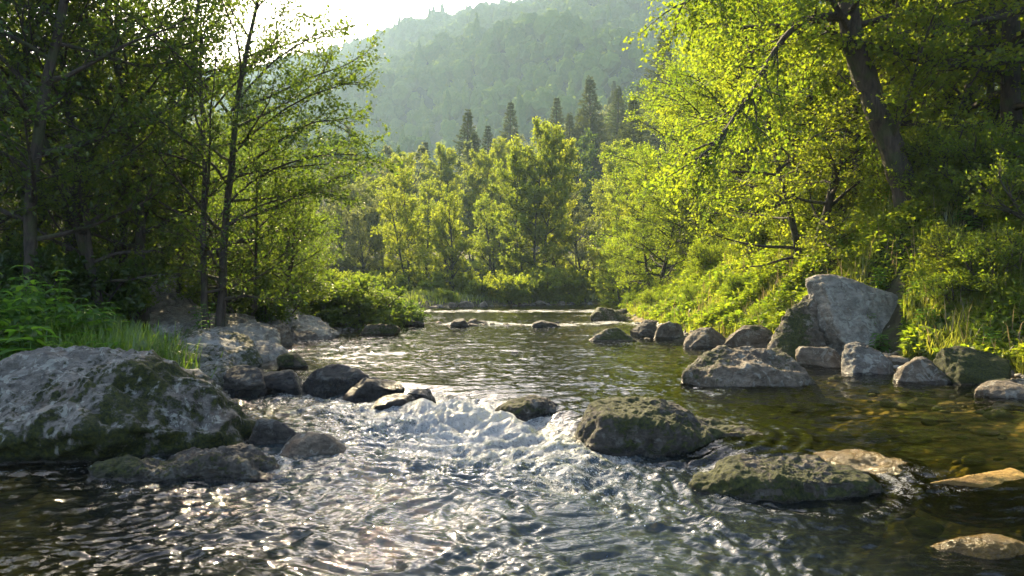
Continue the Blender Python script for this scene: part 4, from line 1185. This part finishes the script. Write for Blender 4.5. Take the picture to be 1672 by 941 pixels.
# ---- the forest covering the mountain
def hill_forest():
    rs = np.random.RandomState(77)
    n = 46000
    Y = rs.uniform(225, 930, n); X = rs.uniform(-420, 400, n)
    px = 836 + X / Y * F
    k = (px > 340) & (px < 1300)
    X, Y = X[k], Y[k]
    # thin out so that crowns touch without burying each other
    order = rs.permutation(len(X)); cell = {}; keep = []
    for i in order:
        c = (int(X[i] // 8.2), int(Y[i] // 9.0))
        if c in cell: continue
        cell[c] = 1; keep.append(i)
    X, Y = X[keep], Y[keep]
    k = Y < 722 - .7 * X + 14
    X, Y = X[k], Y[k]
    Z = Gh(X, Y)
    n = len(X)
    R = rs.uniform(3.2, 6.6, n) * (.72 + .28 * smooth(Y, 230, 420)) * (.85 + .3 * (n2(X, Y, .01) > 0))
    U, F0 = ico(2); nv = len(U)
    cn = rs.uniform(size=n) < .03
    seedv = rs.uniform(0, 90, (n, 1, 3))
    lump = 1 + .38 * perlin((U[None] * 1.7 + seedv).reshape(-1, 3)).reshape(n, nv) + .12 * rs.normal(size=(n, nv))
    off = U[None] * (R[:, None] * lump)[:, :, None]
    hgt = rs.uniform(.95, 1.35, n)
    hgt[cn] = 2.2
    zc = U[None, :, 2]
    tap = np.where(cn[:, None], np.clip(.75 - .65 * zc, .05, 1) * .7, 1.0)
    off = off * np.stack([tap, tap, np.repeat(hgt[:, None], nv, 1)], 2)
    C = np.stack([X, Y, Z + R * hgt * .75], 1)
    V = (C[:, None, :] + off)
    rnd = np.clip(rs.uniform(size=n) * .7 + .15 + .3 * n2(X, Y, .03, 3.), 0, 1)
    Fc = (F0[None] + (np.arange(n) * nv)[:, None, None]).reshape(-1, 3)
    # ragged leaf masses standing off each crown
    m = 46
    d = rs.normal(size=(n, m, 3)); d[:, :, 2] = np.abs(d[:, :, 2]); d /= np.linalg.norm(d, axis=2)[:, :, None]
    l2 = 1.04 + .38 * perlin((d * 1.7 + seedv).reshape(-1, 3)).reshape(n, m)
    tz = np.where(cn[:, None], np.clip(.75 - .65 * d[:, :, 2], .05, 1) * .7, 1.0)
    o2 = d * (R[:, None] * l2)[:, :, None] * np.stack([tz, tz, np.repeat(hgt[:, None], m, 1)], 2)
    P = (C[:, None, :] + o2).reshape(-1, 3)
    Nn = d.reshape(-1, 3) + rs.normal(size=(n * m, 3)) * .5
    T = np.cross(Nn, rs.normal(size=(n * m, 3))); T /= np.linalg.norm(T, axis=1)[:, None]
    S = np.cross(T, Nn); S /= np.linalg.norm(S, axis=1)[:, None]
    L = (np.repeat(R, m) * rs.uniform(.08, .17, n * m))[:, None]
    Q = np.stack([P - T * L, P + S * L * .8, P + T * L, P - S * L * .8], 1).reshape(-1, 3)
    Fq = np.arange(len(Q)).reshape(-1, 4) + n * nv
    me = mesh_np('hill_forest', np.concatenate([V.reshape(-1, 3), Q]), [Fc, Fq], M['leaf_hill'], False,
                 {'rnd': np.concatenate([np.repeat(rnd, nv), np.repeat(np.clip(np.repeat(rnd, m) + rs.uniform(-.15, .15, n * m), 0, 1), 4)])})
    
    tag(obj('hill_forest', me), 'hazy forest canopy covering the mountainside behind the valley', 'forest', kind='stuff')
hill_forest()
# ------------------------------------------------------------------ bushes, herbs, grass
def bush(name, seed, H, n=12, leaf=.09, mat='leaf_valley', lw=.6, lpt=9, tw=.35, limb=.9, nt=6, label=None):
    r = make_tree(name, seed, H, .025, trunks=n, t0=.12, n_limb=9, limb_len=limb, el=(5, 50), n_sub=4, n_twig=nt, twig=tw, lpt=lpt, leaf=leaf, lw=lw,
                  flat=.3, mat=mat, spread=.75, shape='quad', cat='bush', wander=.12)
    for c in r.children:
        c.name = 'stems' if c.name.startswith('trunk') else 'foliage'
        c.data.name = c.name
    return r
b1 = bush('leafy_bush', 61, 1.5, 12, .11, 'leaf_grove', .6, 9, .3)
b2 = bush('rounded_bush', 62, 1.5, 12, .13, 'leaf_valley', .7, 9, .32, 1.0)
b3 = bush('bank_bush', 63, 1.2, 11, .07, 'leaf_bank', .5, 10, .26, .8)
def pb(p, px, Y, s, label, group=None, dz=-.1):
    x = (px - 836) / F * Y
    place(p, x, Y, None, s, label, group, z=G1(x, Y) + dz)
pb(b1, 590, 20.6, (1.15, 1.0, .85), 'dark leafy bush overhanging the water at the end of the left shore', dz=0)
pb(b1, 520, 20.6, (1.2, 1.1, .95), 'dark broad leafy bush in the middle of the left bank thicket', dz=0)
pb(b1, 450, 20.5, (1.2, 1.1, .9), 'dark leafy bush behind the slanting shore rock')
pb(b1, 640, 22.5, .75, 'small leafy bush at the tip of the left bank thicket', dz=.0)
gb = 'dark undergrowth bushes under the left grove'
for (px, Y, s) in [(400, 17.5, .9), (350, 20.5, .8), (310, 19.5, .85), (260, 19.0, .9), (200, 17.5, .9), (140, 13.3, .95), (90, 13.0, .9), (30, 12.6, .9), (-30, 12, 1), (420, 24, 1), (380, 22, 1), (320, 20, 1.1), (240, 19, 1.1), (170, 17.5, 1.1), (100, 17, 1.1), (30, 16.5, 1.1), (-40, 16, 1.1)]:
    pb(b1, px, Y, s, 'dark bush in the shaded undergrowth beneath the left grove', gb)
for (px, Y, s, l) in [(835, 45.5, 1.05, 'pale round bush at the waterline below the central bright trees'), (790, 46, .8, 'small pale bush left of the round waterline bush'),
                      (880, 48, 1.25, 'dark wide bush on the far bank under the tallest bright tree'), (925, 50, 1.3, 'dark wide bush nearest the river bend on the far bank'),
                      (760, 49, .9, 'bush at the foot of the dark conical tree'), (725, 43, .5, 'tiny mossy-green bush left on the far grassy bank'), (705, 47, .7, 'low bush behind the tiny one on the far grassy bank')]:
    pb(b2, px, Y, s, l)
for (px, Y, s) in [(600, 46, .9), (640, 48, .9), (560, 44, 1), (670, 55, 1), (960, 55, 1.2), (990, 58, 1), (1020, 50, 1.0), (820, 54, 1.1), (620, 56, 1.1)]:
    pb(b2, px, Y, s, 'green bush in the row behind the far bank', 'bushes behind the far bank')
for (px, Y, s) in [(1070, 27, .6), (1100, 24, .55), (1090, 32, .7), (1140, 22, .5), (1210, 18.5, .45), (1160, 25, .8), (1230, 22, .8), (1300, 19.5, .75), (1340, 18.2, .7), (1040, 34, .7), (1210, 27, 1.0), (1290, 24, 1.2),
                   (1400, 17.5, .9), (1180, 17.6, .38), (1120, 19.8, .4), (1250, 15.4, .35), (1290, 14.2, .35)]:
    pb(b3, px, Y, s, 'bright shaggy bush on the sunlit slope of the right bank', 'bushes on the sunlit right slope')
for (px, Y, s) in [(1540, 12.9, .5), (1550, 13.4, .6), (1555, 11.2, .5), (1480, 14.6, .9), (1540, 13.5, .9), (1600, 12.8, 1), (1670, 12.2, 1), (1560, 16.5, 1.1), (1640, 15, 1.1), (1720, 11, 1.0), (1640, 10.8, .7), (1580, 11.6, .7)]:
    pb(b3, px, Y, s, 'leafy bush in the shade to the right of the leaning trunk', 'shaded bushes right of the leaning trunk')

# tall herbs on the left bank
def make_herb(name, seed, H, leaf, pairs, mat='herb', jag=True):
    rs = np.random.RandomState(seed)
    W = Wood()
    V, Fs, rn = [], [], []; off = 0
    for q in range(3):
        a = rs.uniform(0, 6.28)
        st = grow(rs, (cos(a) * .05, sin(a) * .05, -.05), (cos(a) * .22, sin(a) * .22, 1), H * rs.uniform(.7, 1), 8, .06, .03)
        W.tube(st, np.linspace(.008, .003, len(st)), 5)
        for i in range(pairs):
            t = .15 + .84 * i / (pairs - 1)
            P, d = along(st, min(t, .99))
            L = leaf * (1.1 - .65 * t) * rs.uniform(.8, 1.15)
            for sgn in (0, 1, .5) if i % 2 else (0, 1):
                az = i * 1.6 + sgn * pi + rs.uniform(-.3, .3)
                out = np.array([cos(az), sin(az), .35]); out = unit(out)
                side = unit(np.cross(out, [0, 0, 1.0]))
                n = 9
                u = np.linspace(0, 1, n)
                w = np.sin(np.pi * np.clip(u * .97 + .03, 0, 1) ** .75) * .24 * L
                if jag: w = w * (1 + .18 * (np.arange(n) % 2))
                mid = P + out * (u * L)[:, None] + np.array([0, 0, -1.0]) * (u ** 2 * L * rs.uniform(.3, .75))[:, None]
                lf = mid + side * w[:, None] + np.array([0, 0, .25]) * w[:, None]
                rg = mid - side * w[:, None] + np.array([0, 0, .25]) * w[:, None]
                V.append(np.concatenate([lf, mid, rg]))
                i0 = np.arange(n - 1)
                Fs.append(np.concatenate([np.stack([i0, i0 + 1, i0 + n + 1, i0 + n], 1), np.stack([i0 + n, i0 + n + 1, i0 + 2 * n + 1, i0 + 2 * n], 1)]) + off)
                off += 3 * n; rn.append(np.full(3 * n, rs.uniform()))
    root = empty(name)
    obj('stem', W.mesh('stem', M['herb']), root)
    obj('leaves', mesh_np('leaves', np.concatenate(V), np.concatenate(Fs), M[mat], True, {'rnd': np.concatenate(rn)}), root)
    tag(root, None, 'plant')
    return root
for c in (): pass
herb = make_herb('nettle_plant', 71, 1.05, .20, 10)
herb2 = make_herb('nettle_plant', 72, .8, .26, 8)
herb3 = make_herb('broad_leaved_plant', 73, .55, .36, 6)
for r_ in (herb, herb2, herb3):
    for c in r_.children:
        if c.name.startswith('stem'): c.data.attributes.new('rnd', 'FLOAT', 'POINT')
def ph(p, px, Y, s, label, g=None, dz=0):
    x = (px - 836) / F * Y
    place(p, x, Y, None, s, label, g, z=G1(x, Y) + dz)
ph(herb, 60, 8.6, 1.5, 'tall nettle-like plant rising highest in the left foreground thicket')
ph(herb, 25, 8.2, 1.3, 'tall leafy plant at the left picture edge beside the highest nettle')
ph(herb, 330, 12.5, .95, 'thin flowering weed standing in front of the bedrock dome')
ph(herb3, 25, 7.3, 1.4, 'big lobed bright leaf plant low at the left picture edge')
rs = np.random.RandomState(4)
for i in range(52):
    Y = rs.uniform(7.6, 10.8); px = rs.uniform(-60, 185)
    p = [herb, herb2, herb2, herb3][i % 4]
    ph(p, px, Y, rs.uniform(.75, 1.25), 'leafy green herb in the thicket behind the huge left boulder', 'herbs behind the huge left boulder')
for i in range(30):
    Y = rs.uniform(11, 17); px = rs.uniform(-40, 190)
    ph([herb, herb2][i % 2], px, Y, rs.uniform(.4, .75), 'small shaded herb at the foot of the left grove', 'herbs at the foot of the left grove')
for i in range(46):
    Y = rs.uniform(9.6, 15); px = rs.uniform(1400, 1740) if i % 3 else rs.uniform(1200, 1400)
    x = (px - 836) / F * Y
    if bank_d(np.array([x]), np.array([Y]))[0] < .25: continue
    ph([herb, herb2, herb3][i % 3], px, Y, rs.uniform(.4, .75), 'leafy weed growing through the grass of the near right bank', 'weeds on the near right bank')

def grass(name, label, xs, ys, L0, L1, mat, seed, bend=.7, wmul=1.0, clump=True):
    rs = np.random.RandomState(seed)
    n = len(xs)
    Z = Gh(xs, ys)
    L = rs.uniform(L0, L1, n)
    if clump:
        L = L * (.65 + .6 * np.clip(n2(xs, ys, 1.3, 7.) + .5, 0, 1))
    az = rs.uniform(0, 2 * pi, n)
    az = az + 1.2 * n2(xs, ys, 1.0, 9.)
    hd = np.stack([np.cos(az), np.sin(az)], 1)
    w = (.0035 + .00042 * ys) * rs.uniform(.7, 1.3, n) * wmul
    b = rs.uniform(.15, 1.0, n) * bend
    sd = np.stack([-hd[:, 1], hd[:, 0]], 1)
    Vs = []
    for u, ww in ((0, 1), (.4, .9), (.75, .6)):
        r = u ** 2 * b * L * .75; z = L * (u - .35 * b * u ** 2.5)
        c = np.stack([xs + hd[:, 0] * r, ys + hd[:, 1] * r, Z - .03 + z], 1)
        for sg in (-1, 1):
            v = c.copy(); v[:, 0] += sd[:, 0] * w * ww * sg; v[:, 1] += sd[:, 1] * w * ww * sg; Vs.append(v)
    r = b * L * .8; z = L * (1 - .5 * b)
    Vs.append(np.stack([xs + hd[:, 0] * r, ys + hd[:, 1] * r, Z - .03 + z], 1))
    V = np.stack(Vs, 1).reshape(-1, 3)
    o = np.arange(n)[:, None] * 7
    q = np.concatenate([o + np.array([[0, 1, 3, 2]]), o + np.array([[2, 3, 5, 4]])]); t3 = o + np.array([[4, 5, 6]])
    me = mesh_np(name, V, [q, t3], M[mat], True, {'rnd': np.repeat(rs.uniform(size=n), 7)})
    tag(obj(name, me), label, 'grass', kind='stuff')
def scatter(n, seed, y0, y1, d0, d1, side, thr=-.6, s=.8):
    rs = np.random.RandomState(seed)
    y = np.exp(rs.uniform(math.log(y0), math.log(y1), n)); dd_ = d0 + (d1 - d0) * rs.uniform(size=n) ** 1.3
    x = np.interp(y, LY, LX) - dd_ if side < 0 else np.interp(y, RY, RX) + dd_
    k = n2(x, y, s, 15.) > thr
    # nothing grows through the big boulders
    px = 836 + x / y * F
    k &= ~((side > 0) & (px > 1235) & (px < 1475) & (y > 9.0) & (y < 12.6))
    k &= ~((side < 0) & (px > 195) & (y > 7.6) & (y < 18) & (n2(x, y, 1.5, 44.) > -.42))
    return x[k], y[k]
x, y = scatter(190000, 1, 7, 60, .30, 7.5, 1, -.05, 1.1)
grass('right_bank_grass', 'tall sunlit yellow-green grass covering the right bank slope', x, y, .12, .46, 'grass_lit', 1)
x, y = scatter(4500, 7, 7, 45, .30, 7, 1, -.2, .9)
grass('dry_grass_stalks', 'dry tan grass stalks standing in the green of the right bank', x, y, .3, .8, 'grass_dry', 8, .6, .8)
x, y = scatter(45000, 2, 9, 30, .7, 7, -1, .0)
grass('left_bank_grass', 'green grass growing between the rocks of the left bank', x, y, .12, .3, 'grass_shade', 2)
# tall tuft behind the huge boulder
rs = np.random.RandomState(6)
n = 9000
yy = rs.uniform(7.9, 9.9, n); px = rs.normal(190, 42, n); xx = (px - 836) / F * yy
grass('tall_grass_tuft', 'tall arching bright grass blades behind the huge left boulder', xx, yy, .45, .95, 'grass_shade', 3, 1.0, 1.4, False)
n = 60000
yy = rs.uniform(38, 75, n); xx = rs.uniform(-26, 26, n)
k = bank_d(xx, yy) > .4
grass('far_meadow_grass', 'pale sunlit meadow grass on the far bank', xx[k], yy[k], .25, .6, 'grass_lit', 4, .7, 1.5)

# low broad-leaved ground cover
def cover(name, label, xs, ys, hmax, leaf, mat, seed):
    rs = np.random.RandomState(seed); n = len(xs)
    Z = Gh(xs, ys) + hmax * np.clip(.55 + n2(xs, ys, 1.1, 21.) * 1.1, .1, 1.3) * rs.uniform(.05, 1, n) ** .6
    P = np.stack([xs, ys, Z], 1)
    D = rs.normal(size=(n, 3)); D[:, 2] = D[:, 2] * .4
    Nn = np.tile([0, 0, 1.0], (n, 1)) + rs.normal(size=(n, 3)) * .5
    me = leaves_mesh(name, P, D, Nn, leaf * rs.uniform(.6, 1.3, n) * (1 + ys * .012), .55, M[mat], rs.uniform(size=n), 'quad')
    tag(obj(name, me), label, 'ground cover', kind='stuff')
x, y = scatter(320000, 11, 7.5, 45, .35, 8, 1, -.4, .7)
cover('right_bank_ground_cover', 'low leafy weeds between the grass of the right bank', x, y, .48, .09, 'leaf_bank', 5)
x, y = scatter(110000, 12, 7.5, 40, 1.0, 14, -1, -.2, .5)
cover('left_bank_ground_cover', 'low dark leafy weeds on the shaded floor of the left bank', x, y, .40, .085, 'leaf_grove', 6)

# drops thrown up by the white water
def droplets():
    V0, F0 = ico(1); rs = np.random.RandomState(31); n = 900
    x = rs.normal(-.35, .55, n); s_ = rs.uniform(.5, 2.4, n)
    y = np.interp(x, DX, DYv) - s_
    z = Wl(x, y) + .03 + np.abs(rs.normal(size=n)) * .07 * np.exp(-((x + .1) / 1.2) ** 2)
    r = rs.uniform(.0015, .005, n)
    V = (V0[None] * r[:, None, None] + np.stack([x, y, z], 1)[:, None, :]).reshape(-1, 3)
    Fc = (F0[None] + (np.arange(n) * len(V0))[:, None, None]).reshape(-1, 3)
    m = NT('spray'); b = m.n('BsdfPrincipled'); b.inputs['Base Color'].default_value = (.85, .86, .86, 1); b.inputs['Roughness'].default_value = .1
    tag(obj('water_spray', mesh_np('water_spray', V, Fc, m.done(b.outputs[0]), True)), 'fine white drops thrown up above the rapids', 'spray', kind='stuff')
droplets()

# ------------------------------------------------------------------ haze
hm = NT('haze')
pv = hm.n('VolumePrincipled')
pv.inputs['Color'].default_value = (.58, .80, 1.0, 1)
pv.inputs['Density'].default_value = HAZE
pv.inputs['Anisotropy'].default_value = .15
hm.l(pv.outputs[0], hm.out.inputs['Volume'])
bm = bmesh.new(); bmesh.ops.create_cube(bm, size=1)
me = bpy.data.meshes.new('haze'); bm.to_mesh(me); bm.free(); me.materials.append(hm.m)
ho = obj('haze', me)
zs = [z for o in COL.objects if o.type == 'MESH' and o.data.name in ('hillside', 'hill_forest', 'ground') for z in (max(v[2] for v in o.bound_box), min(v[2] for v in o.bound_box))]
z1, z0 = max(zs) + 2, min(zs) - 1
ho.scale = (1560, 1060, z1 - z0); ho.location = (0, 1060 / 2 - 30, (z0 + z1) / 2)
tag(ho, 'thin blue morning haze filling the valley', 'haze', kind='stuff')
# nothing may lie outside the box or sit under it

# ------------------------------------------------------------------ tell the members of the small groups apart
ORD = 'first second third fourth fifth sixth seventh eighth ninth tenth eleventh twelfth thirteenth fourteenth fifteenth sixteenth seventeenth eighteenth nineteenth twentieth'.split()
byg = {}
for o in COL.objects:
    if o.parent is None and o.get('group'): byg.setdefault(o['group'], []).append(o)
for g, L in byg.items():
    if 2 <= len(L) <= 20 and len(set(o['label'] for o in L)) == 1:
        L.sort(key=lambda o: o.location.x / max(o.location.y, .1))
        for o, w in zip(L, ORD): o['label'] = o['label'] + ', ' + w + ' from the left'
